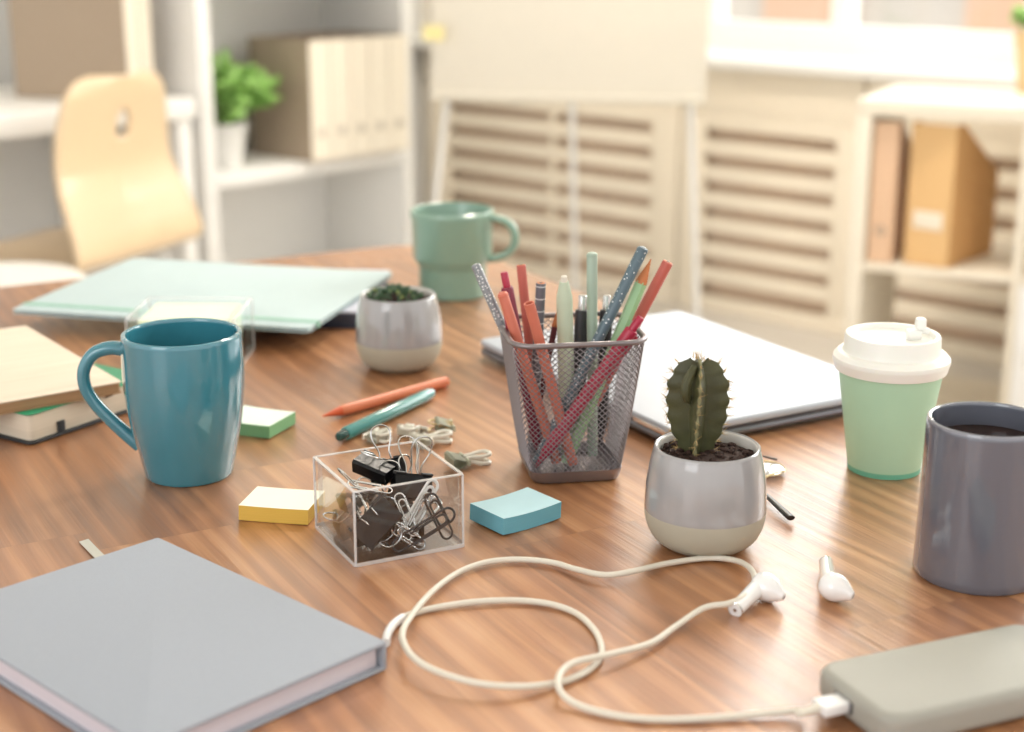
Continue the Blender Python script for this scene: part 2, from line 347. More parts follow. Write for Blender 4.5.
for i, (s0, s1) in enumerate(WIN):
    b = B(); t = 0.055; ym, yM = 0.27, 0.34
    bxr(b, s0, s1, ym, yM, 0.775, 0.86); bxr(b, s0, s1, ym, yM, 3.04, 3.1)
    mid = [s0, (s0 + s1) / 2 - t / 2, s1 - t] if i else [s0, 1.52, s1 - t]
    for x in mid: bxr(b, x, x + t, ym, yM, 0.86, 3.04)
    wf = struct('window_%d' % (i + 1), b, M['frame'], **wl)
    for k in range(2):
        b = B(); bxr(b, mid[k] + t, mid[k + 1], 0.30, 0.304, 0.86, 3.04); obj('window_pane', b, M['glass'], wf, None)

# radiator covers
def rad_cover(s0, s1, stile0, stile1, post, label):
    t = thing('radiator_cover', label, 'radiator cover', room(s0, 0, 0), A_WALL, 'slatted radiator covers under the windows')
    L = s1 - s0; b = B()
    bxr(b, 0, L, 0, 0.02, 0.60, 0.745, 0.002); bxr(b, 0, L, 0, 0.02, 0.0, 0.045, 0.002)
    bxr(b, 0, stile0, 0, 0.02, 0.045, 0.60, 0.002); bxr(b, L - stile1, L, 0, 0.02, 0.045, 0.60, 0.002)
    if post: bxr(b, post - 0.01, post + 0.01, 0.0, 0.02, 0.045, 0.60)
    obj('frame', b, M['cover'], t)
    for k in range(7):
        b = B(); z = 0.088 + k * 0.0785; bxr(b, stile0, L - stile1, 0.001, 0.017, z, z + 0.046, 0.003); obj('slat', b, M['cover'], t)
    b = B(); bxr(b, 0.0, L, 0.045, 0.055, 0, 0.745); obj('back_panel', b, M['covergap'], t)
rad_cover(0.10, 1.17, 0.09, 0.10, 0.56, 'cream slatted radiator cover behind the flipchart easel legs')
rad_cover(1.18, 1.80, 0.09, 0.08, None, 'short cream slatted radiator cover between the easel and the white cube shelf')
rad_cover(1.81, 3.1, 0.08, 0.08, None, 'cream slatted radiator cover seen through the open back of the white cube shelf')

# added pendant lamp out of view, a body for the wall-brightening light
t = thing('added_pendant_lamp', 'added unseen white pendant lamp, put in to brighten the radiator wall', 'lamp', (0.35, 3.1, 2.35))
b = B(); lathe(b, [(0.075, 0.49), (0.10, 0.47), (0.21, 0.33), (0.212, 0.33), (0.102, 0.474), (0.075, 0.494)], 40); obj('lamp_shade', b, M['white'], t)
b = B(); tube(b, [(0, 0, 0.49), (0, 0, 0.95)], 0.003, 8); obj('cord', b, M['white'], t)
b = B(); lathe(b, [(0, 0.485), (0.076, 0.485), (0.076, 0.497), (0, 0.497)], 32); obj('cap', b, M['easel'], t)

# street building outside the windows
t = thing('street_building', 'pale building with peach brick panels, washed out beyond the window glass', 'building', room(2.4, 8.0, -3.0), A_WALL)
b = B(); bxr(b, -9, 9, 0, 3, -2, 5.2); obj('wall', b, M['facade'], t, None)
for k in range(9):
    b = B(); x = -8 + k * 1.9; bxr(b, x, x + 0.9, -0.06, 0.02, 0.3, 4.6); obj('brick_panel', b, M['facade2'], t, None)

# flipchart easel
t = thing('flipchart_easel', 'large blank off-white flipchart board on thin grey easel legs before the radiators', 'flipchart', (0.128, 3.70, 0), math.radians(-9))
b = B(); tilt = Matrix.Rotation(math.radians(-7), 3, 'X')
box(b, tilt @ Vector((0, 0, 0.5)) + Vector((0, 0, 0.745)), (0.655, 0.012, 1.0), 0.003, tilt); obj('board', b, M['board'], t)
for zz in (0.012, 0.99):
    b = B(); box(b, tilt @ Vector((0, -0.008, zz)) + Vector((0, 0, 0.745)), (0.657, 0.016, 0.012), 0.003, tilt); obj('frame_rail', b, M['board'], t)
for x0, x1, y1 in ((-0.29, -0.38, 0.0), (0.29, 0.34, 0.0), (0.01, -0.02, 0.45)):
    b = B(); tube(b, [(x0, 0.055, 1.0), (x0, 0.03, 0.78), (x1, y1, 0.0)], 0.008, 10); obj('leg', b, M['easel'], t)
b = B(); box(b, (-0.315, -0.016, 0.905), (0.05, 0.001, 0.035)); n = obj('paper_note', b, M['note'], None, None, loc=(0.128, 3.70, 0), rot=(0, 0, math.radians(-9)))
tag(n, 'pale yellow paper note stuck at the left edge of the flipchart board', 'paper note')

# ---- white wall shelf unit with plant and magazine files
UF = Vector((-0.52, 4.15, 0))                       # front plane of the left furniture; +y local runs away from us along the wall
def left_thing(name, label, cat, s, d, z, group=None):   # s along the wall (away), d behind the front plane
    return thing(name, label, cat, UF + V * s - U * d + Vector((0, 0, z)), A_WALL, group)
t = left_thing('shelf_unit', 'white open shelf unit left of the flipchart holding a green plant and cream files', 'shelf', 0, 0, 0)
def lpart(name, m, x0, x1, y0, y1, z0, z1, bev=0.002, par=t):
    b = B(); bxr(b, x0, x1, y0, y1, z0, z1, bev); return obj(name, b, M[m], par)
lpart('side_panel', 'white', -0.34, 0, -0.375, -0.335, 0, 1.9)
lpart('side_panel', 'white', -0.34, -0.0, 0.322, 0.358, 0.0, 1.9)
lpart('back_panel', 'white', -0.35, -0.34, -0.375, 0.358, 0.0, 1.9)
lpart('shelf_board', 'white', -0.34, 0, -0.335, 0.322, 0.505, 0.545)
lpart('shelf_board', 'white', -0.34, 0, -0.335, 0.322, 0.04, 0.08)
lpart('shelf_board', 'white', -0.34, 0, -0.335, 0.322, 1.06, 1.09)
def magazine_file(name, label, loc, rotz, wd, dp, ht, msp, msd, group, slope=0.0, label_plate=None, ring=False):
    """spine faces local +x, runs back along -x; width along y"""
    t = thing(name, label, 'magazine file', loc, rotz, group)
    b = B(); th = 0.003
    for y in (-wd / 2, wd / 2 - th):                # side panels, sloped top when slope
        z1 = ht; z2 = ht - slope
        pts = [(-0.003, 0), (-0.003, z1), (-0.04, z1), (-dp, z2), (-dp, 0)]
        v0 = [b.verts.new((x, y, z)) for x, z in pts]; v1 = [b.verts.new((x, y + th, z)) for x, z in pts]
        b.faces.new(v0); b.faces.new(v1[::-1])
        for k in range(5): b.faces.new((v0[k], v1[k], v1[(k + 1) % 5], v0[(k + 1) % 5]))
    bxr(b, -dp, -dp + th, -wd / 2, wd / 2, 0, ht - slope); bxr(b, -dp, 0, -wd / 2, wd / 2, 0, th)
    obj('case', b, msd, t, None)
    b = B(); bxr(b, -0.003, 0.0, -wd / 2, wd / 2, 0, ht, 0.0005); obj('spine', b, msp, t, None)
    b = B(); bxr(b, -dp + 0.01, -0.012, -wd / 2 + 0.008, wd / 2 - 0.008, 0.003, ht * 0.8 - slope); obj('papers', b, M['pages'], t, None)
    if ring:
        b = B(); lathe(b, [(0.007, 0), (0.011, 0), (0.011, 0.002), (0.007, 0.002), (0.007, 0)], 20)
        o = obj('finger_ring', b, M['ringmetal'], t, loc=(0.0, 0, 0.075), rot=(0, PI / 2, 0))
    if label_plate:
        b = B(); bxr(b, 0, 0.002, -wd * 0.33, wd * 0.33, 0.085, 0.125, 0.0006); obj('label_holder', b, M['binder_spine'], t)
    return t
ordn = ['nearest to the plant, showing its taupe side', 'second from the plant', 'middle one of five', 'fourth from the plant', 'furthest from the plant']
for k in range(5):
    magazine_file('magazine_file', 'cream magazine file on the white shelf, ' + ordn[k], UF + V * (-0.048 + k * 0.0712 + 0.034) + U * 0.035 + Vector((0, 0, 0.5455)), A_WALL, 0.068, 0.25, 0.315,
                  M['binder_spine'], M['binder_side'], 'cream files in a row on the left shelf', ring=True)
# leafy plant in a white pot
def leafy_plant(name, label, loc, r, h, pot_m, n, lr, spread, seed, lim=None):
    rnd = random.Random(seed); t = thing(name, label, 'potted plant', loc, A_WALL if lim else 0)
    b = B(); lathe(b, [(0, 0), (r * 0.74, 0), (r * 0.76, 0.004), (r * 0.97, h * 0.8), (r * 1.04, h * 0.82), (r * 1.06, h), (r * 0.95, h), (r * 0.9, h * 0.85), (0, h * 0.85)], 40); obj('pot', b, pot_m, t)
    b = B(); lathe(b, [(0, h * 0.85), (r * 0.89, h * 0.85 + 0.001), (r * 0.6, h * 0.88), (0, h * 0.9)], 24); obj('soil', b, M['soil'], t)
    bs = B(); bl = B()
    for i in range(n):
        a = rnd.uniform(0, 2 * PI); q = rnd.random() ** 0.5
        tip = Vector((math.cos(a) * q * spread[0], math.sin(a) * q * spread[0], h + spread[1] * (0.35 + 0.65 * rnd.random()) * (1.15 - 0.5 * q)))
        if lim and (tip.y < lim[0] or tip.x < lim[1]): continue
        st = Vector((math.cos(a) * r * 0.4 * rnd.random(), math.sin(a) * r * 0.4 * rnd.random(), h * 0.88))
        tube(bs, [st, (st + tip) / 2 + Vector((0, 0, 0.012)), tip], 0.0012, 4)
        for j in range(3):
            d = Vector((rnd.gauss(0, 1), rnd.gauss(0, 1), rnd.gauss(0.4, 0.6))).normalized(); s = d.cross(Vector((0, 0, 1))).normalized() if abs(d.z) < 0.98 else Vector((1, 0, 0))
            L = lr * rnd.uniform(0.7, 1.2); W = L * 0.42; up = s.cross(d) * L * 0.12; p = tip
            vs = [p, p + d * L * 0.3 + s * W - up, p + d * L * 0.7 + s * W * 0.8 - up, p + d * L, p + d * L * 0.7 - s * W * 0.8 - up, p + d * L * 0.3 - s * W - up, p + d * L * 0.5 + up]
            vv = [bl.verts.new(x) for x in vs]
            for k in range(6): bl.faces.new((vv[k], vv[(k + 1) % 6], vv[6]))
    obj('stems', bs, M['foliage'], t); obj('foliage', bl, M['foliage'], t)
    return t
leafy_plant('potted_plant', 'bushy bright green plant in a white pot on the white shelf', UF + V * (-0.235) - U * 0.10 + Vector((0, 0, 0.5455)), 0.062, 0.112, M['white'], 250, 0.036, (0.135, 0.150), 3, (-0.06, -0.19))

# ---- white desk on the far left with two files
t = left_thing('desk', 'white desk with white panel legs behind the plywood chair', 'desk', -0.39, 0, 0)
def dpart(name, x0, x1, y0, y1, z0, z1, bev=0.002):
    b = B(); bxr(b, x0, x1, y0, y1, z0, z1, bev); obj(name, b, M['white'], t)
dpart('desk_top', -0.60, 0.0, -1.35, 0.0, 0.69, 0.74)
dpart('leg', -0.60, -0.01, -0.05, -0.01, 0, 0.69); dpart('leg', -0.60, -0.01, -1.34, -1.30, 0, 0.69)
dpart('modesty_panel', -0.60, -0.585, -1.30, -0.05, 0.25, 0.69)
fl = ['cream spined file with a broad taupe side on the white desk, nearest the left edge', 'cream spined file on the white desk, right against the taupe sided one']
for k in range(2):
    dv = Vector((0.342, 0.940, 0))
    magazine_file('magazine_file', fl[k], Vector((-0.885, 3.80, 0.7405)) + dv * (-0.028 + 0.056 * k) - U * 0.02, math.radians(-20), 0.052, 0.33, 0.34,
                  M['binder_spine'], M['binder_side'], 'taupe files on the white desk')

# ---- white cube shelf on the right
K0 = T(857, 99, 0.02); KA = math.radians(-26)
KX = Vector((math.cos(KA), math.sin(KA), 0)); KY = Vector((-math.sin(KA), math.cos(KA), 0))
t = thing('cube_shelf', 'white open cube shelf below the window holding ochre files', 'shelf', (K0.x, K0.y, 0), KA)
def kpart(name, m, x0, x1, y0, y1, z0, z1, bev=0.002, par=t):
    b = B(); bxr(b, x0, x1, y0, y1, z0, z1, bev); return obj(name, b, M[m], par)
kpart('side_panel', 'cube', 0, 0.036, 0, 0.39, 0, 0.734); kpart('side_panel', 'cube', 1.076, 1.112, 0, 0.39, 0, 0.734)
kpart('top_panel', 'cube', 0, 1.112, 0, 0.39, 0.734, 0.77); kpart('bottom_panel', 'cube', 0.036, 1.076, 0, 0.39, 0, 0.036)
kpart('divider', 'cube', 0.371, 0.389, 0.002, 0.388, 0.036, 0.734); kpart('divider', 'cube', 0.724, 0.742, 0.002, 0.388, 0.036, 0.734)
for x0, x1 in ((0.036, 0.371), (0.389, 0.724), (0.742, 1.076)): kpart('shelf_board', 'cube', x0, x1, 0.002, 0.388, 0.376, 0.394)
dr = kpart('door', 'white', 0.391, 0.722, 0.0, 0.018, 0.038, 0.374)
b = B(); tube(b, [(0.42, -0.018, 0.19), (0.42, -0.018, 0.24)], 0.004, 8); obj('knob', b, M['easel'], dr)
def kfile(x, label, ms, md, wd, plate, ring, y=0.02, skew=0):
    p = K0 + KX * x + KY * y; p.z = 0.3945
    magazine_file('magazine_file', label, p, KA - PI / 2 - math.radians(skew), wd, 0.25, 0.325, ms, md, 'files in the cube shelf', slope=0.13, label_plate=plate, ring=ring)
kfile(0.068, 'peach coloured file with finger hole at the left end of the cube shelf', M['peach'], M['peach'], 0.055, False, True)
kfile(0.172, 'wide ochre magazine file with pale label holder in the cube shelf', M['ochre'], M['ochre_d'], 0.108, True, False, 0.03, 14)
p = T(1035, 92, 0.02); p.z = 0.7705
leafy_plant('potted_plant', 'small green plant in a sand coloured pot on top of the cube shelf', p, 0.055, 0.14, M['tan_pot'], 60, 0.03, (0.055, 0.06), 9)

# ---- plywood chair
t = thing('chair', 'moulded pale plywood chair with a small hole in its backrest, before the white desk', 'chair', (-0.93, 3.46, 0), 0)
t.rotation_euler = (0, 0, math.radians(-24))     # local +x = backwards
prof = [(0.095, 0.835), (0.09, 0.80), (0.075, 0.72), (0.068, 0.65), (0.076, 0.60), (0.095, 0.545), (0.112, 0.49), (0.112, 0.452), (0.07, 0.43), (0.0, 0.424), (-0.12, 0.428), (-0.24, 0.430), (-0.32, 0.424), (-0.36, 0.405)]
pp = catmull([(x, 0, z) for x, z in prof], 8)
hw_key = [(0, 0.09), (3, 0.14), (8, 0.170), (16, 0.192), (28, 0.200), (40, 0.215), (52, 0.225), (64, 0.225), (90, 0.215), (100, 0.185), (104, 0.15)]
def hw(i):
    for (a, va), (c, vc) in zip(hw_key, hw_key[1:]):
        if a <= i <= c: return va + (vc - va) * (i - a) / (c - a)
    return hw_key[-1][1]
b = B(); NX = 36; rows = []
for i, p in enumerate(pp):
    tan = (pp[min(i + 1, len(pp) - 1)] - pp[max(i - 1, 0)]).normalized(); nn = Vector((-tan.z, 0, tan.x))
    if nn.x < 0 and i < 60: nn = -nn
    row = []
    for k in range(NX + 1):
        u = -1 + 2 * k / NX; cur = 0.03 * (u * u) * max(0, 1 - i / 60)
        q = p + Vector((-cur, 0, 0)); row.append(b.verts.new((q.x, u * hw(i), q.z)))
    rows.append(row)
for i in range(len(rows) - 1):
    for k in range(NX):
        cy = (rows[i][k].co + rows[i + 1][k + 1].co) / 2
        if (cy.y / 0.026) ** 2 + ((cy.z - 0.73) / 0.032) ** 2 < 1: continue
        b.faces.new((rows[i][k], rows[i][k + 1], rows[i + 1][k + 1], rows[i + 1][k]))
sh = obj('seat_shell', b, M['ply'], t, 60)
so = sh.modifiers.new('thickness', 'SOLIDIFY'); so.thickness = 0.011; so.offset = 0
for x, y in ((0.05, -0.16), (0.05, 0.16), (-0.28, -0.16), (-0.28, 0.16)):
    b = B(); tube(b, [(x * 0.75, y * 0.8, 0.425), (x * 1.0, y, 0.405), (x * 1.15, y * 1.15, 0.0)], 0.011, 10); obj('leg', b, M['chairleg'], t)
b = B(); box(b, (-0.11, 0, 0.412), (0.30, 0.26, 0.012), 0.003); obj('seat_frame', b, M['chairleg'], t)
# white stool beyond the table
p = D(-12, 281, 2.75)
t = thing('stool', 'round white stool seat just past the far left table edge', 'stool', (p.x, p.y, 0))
b = B(); lathe(b, [(0, p.z - 0.03), (0.165, p.z - 0.03), (0.175, p.z - 0.02), (0.175, p.z - 0.008), (0.165, p.z), (0, p.z)], 48); obj('seat', b, M['white'], t)
for k in range(3):
    a = k * 2 * PI / 3 + 0.4; b = B(); tube(b, [(0.09 * math.cos(a), 0.09 * math.sin(a), p.z - 0.03), (0.16 * math.cos(a), 0.16 * math.sin(a), 0)], 0.012, 10); obj('leg', b, M['chairleg'], t)

# ================================================================ the table
TA = math.radians(29); TE = Vector((math.cos(TA), math.sin(TA), 0)); TG = Vector((math.sin(TA), -math.cos(TA), 0))  # TG: long axis towards us
TC = Vector((-0.089, 2.018, 0)); TW, TL = 1.35, 2.6
ctr = TC - TE * TW / 2 + TG * TL / 2
t = thing('table', 'large brown wooden table carrying the mugs, plants, notebooks and stationery', 'table', (ctr.x, ctr.y, 0), TA)
b = B(); slab(b, TW, TL, TZ - 0.03, TZ, 0.10, 0.004); obj('table_top', b, M['wood'], t)
for sx in (-1, 1):
    for sy in (-1, 1):
        b = B(); bxr(b, sx * (TW / 2 - 0.12) - 0.03, sx * (TW / 2 - 0.12) + 0.03, sy * (TL / 2 - 0.12) - 0.03, sy * (TL / 2 - 0.12) + 0.03, 0, TZ - 0.03, 0.004); obj('leg', b, M['white'], t)
b = B()
for s in (-1, 1):
    bxr(b, s * (TW / 2 - 0.12) - 0.01, s * (TW / 2 - 0.12) + 0.01, -TL / 2 + 0.15, TL / 2 - 0.15, TZ - 0.10, TZ - 0.03); bxr(b, -TW / 2 + 0.15, TW / 2 - 0.15, s * (TL / 2 - 0.12) - 0.01, s * (TL / 2 - 0.12) + 0.01, TZ - 0.10, TZ - 0.03)
obj('apron', b, M['white'], t)
Z = TZ + 0.0002

# ---------------------------------------------------------------- mugs
def cup_profile(outer, th, r_in_bot):
    """outer: list (r,z) from the base up; adds a rounded lip and the inside wall"""
    pr = [(0, outer[0][1] + 0.002), (outer[0][0] * 0.86, outer[0][1] + 0.002), (outer[0][0] * 0.9, outer[0][1])] + outer
    rt, zt = outer[-1]
    pr += [(rt - th * 0.15, zt + th * 0.4), (rt - th * 0.5, zt + th * 0.55), (rt - th * 0.85, zt + th * 0.4)]
    for r, z in reversed(outer):
        if z > 0.008: pr.append((r - th, z))
    pr += [(r_in_bot, 0.007), (0, 0.006)]
    return pr
def smooth_prof(key, n=6):
    return [(p.x, p.z) for p in catmull([(r, 0, z) for r, z in key], n)]

t = thing('teal_mug', 'glossy teal ceramic mug with a large handle, at left beside the notebooks', 'mug', (-0.2445, 1.109, Z))
key = [(0.0318, 0), (0.0332, 0.003), (0.0368, 0.020), (0.0408, 0.038), (0.0436, 0.058), (0.0448, 0.078), (0.0446, 0.095), (0.0441, 0.1085)]
b = B(); lathe(b, cup_profile(smooth_prof(key), 0.0042, 0.028), 96); obj('body', b, M['teal'], t, 40)
hp = catmull([(-0.040, 0, 0.096), (-0.052, -0.001, 0.0985), (-0.065, -0.002, 0.0945), (-0.0730, -0.003, 0.083), (-0.0735, -0.003, 0.070), (-0.068, -0.002, 0.057), (-0.058, -0.001, 0.044), (-0.047, 0, 0.032), (-0.036, 0, 0.022)], 8)
b = B(); n = len(hp)
tube(b, hp, [0.0062 - 0.0010 * math.sin(PI * i / (n - 1)) for i in range(n)], 20, flat=0.92, up=(0, 0, 1)); obj('handle', b, M['teal'], t, 60)

t = thing('green_mug', 'sage green stoneware mug with a stepped lower body at the back of the table', 'mug', (-0.0664, 1.702, Z))
key = [(0.0365, 0), (0.0378, 0.002), (0.0380, 0.031), (0.0384, 0.034), (0.0430, 0.041), (0.0445, 0.045), (0.0450, 0.085), (0.0470, 0.090), (0.0470, 0.0945)]
b = B(); lathe(b, cup_profile(key, 0.0045, 0.032), 80); obj('body', b, M['sage'], t, 30)
hp = catmull([(0.040, -0.012, 0.089), (0.055, -0.015, 0.0875), (0.067, -0.018, 0.079), (0.070, -0.018, 0.064), (0.064, -0.017, 0.052), (0.052, -0.015, 0.045), (0.041, -0.012, 0.043)], 8)
b = B(); tube(b, hp, 0.0058, 16, flat=0.8, up=(0, 0, 1)); obj('handle', b, M['sage'], t, 60)

t = thing('grey_mug', 'tall straight slate grey mug of coffee at the right edge', 'mug', (0.2985, 0.9230, Z))
key = [(0.0388, 0), (0.0400, 0.0018), (0.0399, 0.006), (0.0388, 0.05), (0.0383, 0.099), (0.0382, 0.1012)]
prof_ = cup_profile(key, 0.0036, 0.034)
b = B(); lathe(b, prof_, 96, mi=[0] * 8 + [1] * 3 + [0] * 20); obj('body', b, [M['grey'], M['grey_rim']], t, 40)
hp = catmull([(0.036, 0.0, 0.080), (0.052, 0, 0.079), (0.064, 0, 0.068), (0.066, 0, 0.050), (0.060, 0, 0.034), (0.050, 0, 0.025), (0.037, 0, 0.022)], 8)
b = B(); tube(b, hp, 0.0055, 16, flat=0.8, up=(0, 0, 1)); obj('handle', b, M['grey'], t, 60)
b = B(); lathe(b, [(0, 0.012), (0.0338, 0.012), (0.0342, 0.0880), (0.0335, 0.0877), (0, 0.0875)], 64)
o = obj('coffee', b, M['coffee'], None, 40, loc=(0.2985, 0.9230, Z)); tag(o, 'black coffee filling the tall grey mug', 'coffee')

t = thing('takeaway_cup', 'mint green paper takeaway cup with white lid behind the grey mug', 'cup', (0.2847, 1.1203, Z))
b = B(); lathe(b, [(0, 0.004), (0.0255, 0.004), (0.0262, 0.0), (0.0274, 0.0), (0.0277, 0.004), (0.0278, 0.0044), (0.0392, 0.0838), (0.0380, 0.084), (0.0268, 0.008), (0, 0.007)], 72, mi=[0, 1, 1, 1, 0, 0, 0, 0, 0]); obj('paper_body', b, [M['mint_paper'], M['mint_base']], t, 40)
b = B(); lathe(b, [(0.0392, 0.0790), (0.0412, 0.0790), (0.0418, 0.0805), (0.0424, 0.0835), (0.0430, 0.0850), (0.0434, 0.0868), (0.0430, 0.0892), (0.0418, 0.0902), (0.0410, 0.0915), (0.0398, 0.0925), (0.0366, 0.0932),
                   (0.0356, 0.0955), (0.0352, 0.1045), (0.0345, 0.1062), (0.0332, 0.1066), (0.0315, 0.1062), (0.0305, 0.1045), (0.0295, 0.1025), (0.0150, 0.1010), (0, 0.1008)], 80)
ld = obj('lid', b, M['lid'], t, 24)
so = ld.modifiers.new('thickness', 'SOLIDIFY'); so.thickness = 0.0006; so.offset = -1
b = B(); box(b, (0.0165, 0.004, 0.1045), (0.011, 0.009, 0.008), 0.002); box(b, (0.0215, 0.0055, 0.1125), (0.0075, 0.0080, 0.009), 0.0018); box(b, (0.0225, 0.0055, 0.107), (0.012, 0.0045, 0.0045), 0.001); obj('stopper', b, M['stopper'], ld)

# ---------------------------------------------------------------- pots
def pot(t):
    key = [(0.0245, 0), (0.0275, 0.0010), (0.0345, 0.0065), (0.0388, 0.0150), (0.0405, 0.0245), (0.0405, 0.032), (0.0396, 0.045), (0.0372, 0.060), (0.0352, 0.0675)]
    sp = smooth_prof(key, 5); pr = [(0, 0.001)] + [(sp[0][0] * 0.9, 0.0)] + sp; mi = [1] * (len(pr) - 1)
    for i in range(1, len(pr)): mi[i - 1] = 1 if (pr[i][1] + pr[i - 1][1]) / 2 < 0.0255 else 0
    lip = [(0.0350, 0.0690), (0.0340, 0.0697), (0.0328, 0.0692), (0.0322, 0.0675), (0.0325, 0.062), (0.0345, 0.050), (0.0, 0.049)]
    pr += lip; mi += [0, 0, 0, 2, 2, 2, 2]
    b = B(); lathe(b, pr, 80, mi=mi); obj('pot', b, [M['glaze'], M['clay'], M['pot_in']], t, 50)
def soil(t, z, r, seed, n=110):
    rnd = random.Random(seed); b = B()
    lathe(b, [(0, z - 0.012), (r * 0.98, z - 0.012), (r, z - 0.001), (r * 0.7, z + 0.001), (0, z + 0.002)], 32)
    for i in range(n):
        a = rnd.uniform(0, 2 * PI); q = rnd.random() ** 0.5 * (r - 0.002); s = rnd.uniform(0.0010, 0.0026)
        bmesh.ops.create_icosphere(b, subdivisions=1, radius=s, matrix=Matrix.Translation((q * math.cos(a), q * math.sin(a), z + 0.001 + s * 0.4)) @ Matrix.Diagonal((1.2, rnd.uniform(0.7, 1.2), 0.8, 1)))
    obj('soil', b, M['soil'], t, 0)
t = thing('potted_cactus', 'short ribbed green cactus with pale spines in a two-tone grey pot', 'cactus', (0.1290, 0.9700, Z))
pot(t); soil(t, 0.0625, 0.0325, 4)
CX, CY, CZ, CH = -0.0070, 0.004, 0.062, 0.0665
NR = 4; SEGS = 64
def crad(v):      # overall half width with height 0..1
    pts = [(0, 0.0105), (0.12, 0.0130), (0.3, 0.0180), (0.5, 0.0200), (0.7, 0.0200), (0.85, 0.0170), (0.94, 0.0125), (1.0, 0.006)]
    for (a, ra), (c, rc) in zip(pts, pts[1:]):
        if a <= v <= c: s = (v - a) / (c - a); s = s * s * (3 - 2 * s); return ra + (rc - ra) * s
    return 0.006
def cpt(v, th):
    k = NR * (th - 0.0) / (2 * PI); f = abs((k % 1.0) - 0.5) * 2      # 1 on a rib
    rib = f ** 1.9
    wav = 1 + 0.075 * math.sin(v * 2 * PI * 5.5 + 1.0)
    r = crad(v) * (0.36 + 0.64 * rib * wav)
    tw = 0.15 * (v - 0.5)
    return Vector((CX + r * math.cos(th + tw) * 1.0, CY + r * math.sin(th + tw), CZ + v * CH - 0.004 * (1 - rib) * (v > 0.8) * (v - 0.8) * 5))
b = B(); VR = 60; R = []
OFF = math.radians(-95)
for i in range(VR + 1):
    v = i / VR; R.append([cpt(v, OFF + 2 * PI * k / (SEGS * 1.0)) if False else None for k in range(0)])
rings = []
for i in range(VR + 1):
    v = i / VR; ring = []
    for k in range(SEGS):
        th = 2 * PI * k / SEGS; p = cpt(v, th); q = Matrix.Rotation(OFF, 3, 'Z') @ (p - Vector((CX, CY, 0))) + Vector((CX, CY, 0)); ring.append(tuple(q))
    rings.append(ring)
loft(b, rings); cb = obj('cactus_body', b, M['cactus'], t, 60)
rnd = random.Random(2)
b = B(); be = B()
for rb in range(NR):
    th0 = 2 * PI * rb / NR; edge = []
    for i in range(2, VR + 1):
        v = i / VR; p = cpt(v, th0); q = Matrix.Rotation(OFF, 3, 'Z') @ (p - Vector((CX, CY, 0))) + Vector((CX, CY, 0)); edge.append(q)
    if rb in (0,): tube(be, edge, [0.0009 + 0.0004 * math.sin(i * 0.9) for i in range(len(edge))], 8)
    for j in range(11):
        v = (j + 0.35) / 11 * 0.98 + 0.02
        p = cpt(v, th0); q = Matrix.Rotation(OFF, 3, 'Z') @ (p - Vector((CX, CY, 0))) + Vector((CX, CY, 0))
        out = (q - Vector((CX, CY, q.z))).normalized()
        bmesh.ops.create_icosphere(be, subdivisions=1, radius=0.0009, matrix=Matrix.Translation(q))
        for m_ in range(5):
            d = (out * 1.2 + Vector((rnd.gauss(0, 0.6), rnd.gauss(0, 0.6), rnd.gauss(0.25 + (v > 0.85), 0.6)))).normalized()
            tube(b, [q, q + d * rnd.uniform(0.003, 0.006)], [0.00022, 0.00006], 4)
for m_ in range(22):
    q = Vector((CX + rnd.gauss(0, 0.004), CY + rnd.gauss(0, 0.004), CZ + CH - 0.001)); d = Vector((rnd.gauss(0, 0.5), rnd.gauss(0, 0.5), 1)).normalized()
    tube(b, [q, q + d * rnd.uniform(0.003, 0.007)], [0.00022, 0.00006], 4)
obj('rib_edge', be, M['cactus_rib'], cb); obj('spines', b, M['spine'], cb)
# small side rib, upper left front
b = B(); tube(b, catmull([(CX - 0.0035, CY - 0.009, CZ + 0.063), (CX - 0.0085, CY - 0.0125, CZ + 0.054), (CX - 0.0095, CY - 0.0135, CZ + 0.046), (CX - 0.0065, CY - 0.0095, CZ + 0.038)], 6), [0.0025] * 3 + [0.0032] * 13 + [0.0012] * 3, 10); obj('side_rib', b, M['cactus'], cb)

t = thing('potted_succulent', 'tiny dark green succulent in a two-tone grey pot beside the green mug', 'succulent', (-0.1061, 1.4064, Z))
pot(t); soil(t, 0.0635, 0.0325, 5, 60)
rnd = random.Random(11); b = B(); b2 = B()
for i in range(150):
    a = rnd.uniform(0, 2 * PI); q = rnd.random() ** 0.5 * 0.021; base = Vector((-0.004 + q * math.cos(a) * 1.15, q * math.sin(a), 0.0655 + 0.0085 * (1 - (q / 0.021) ** 2)))
    d = Vector((math.cos(a) * (0.3 + q * 40), math.sin(a) * (0.3 + q * 40), 1.2)).normalized(); s = d.orthogonal().normalized(); L = rnd.uniform(0.003, 0.0058); tg = b2 if i % 9 == 0 else b
    tube(tg, [base, base + d * L * 0.45, base + d * L * 0.8, base + d * L], [0.0009, 0.0016, 0.0011, 0.0002], 6)
obj('leaves', b, M['succ'], t); obj('leaf_tips', b2, M['succ2'], t)

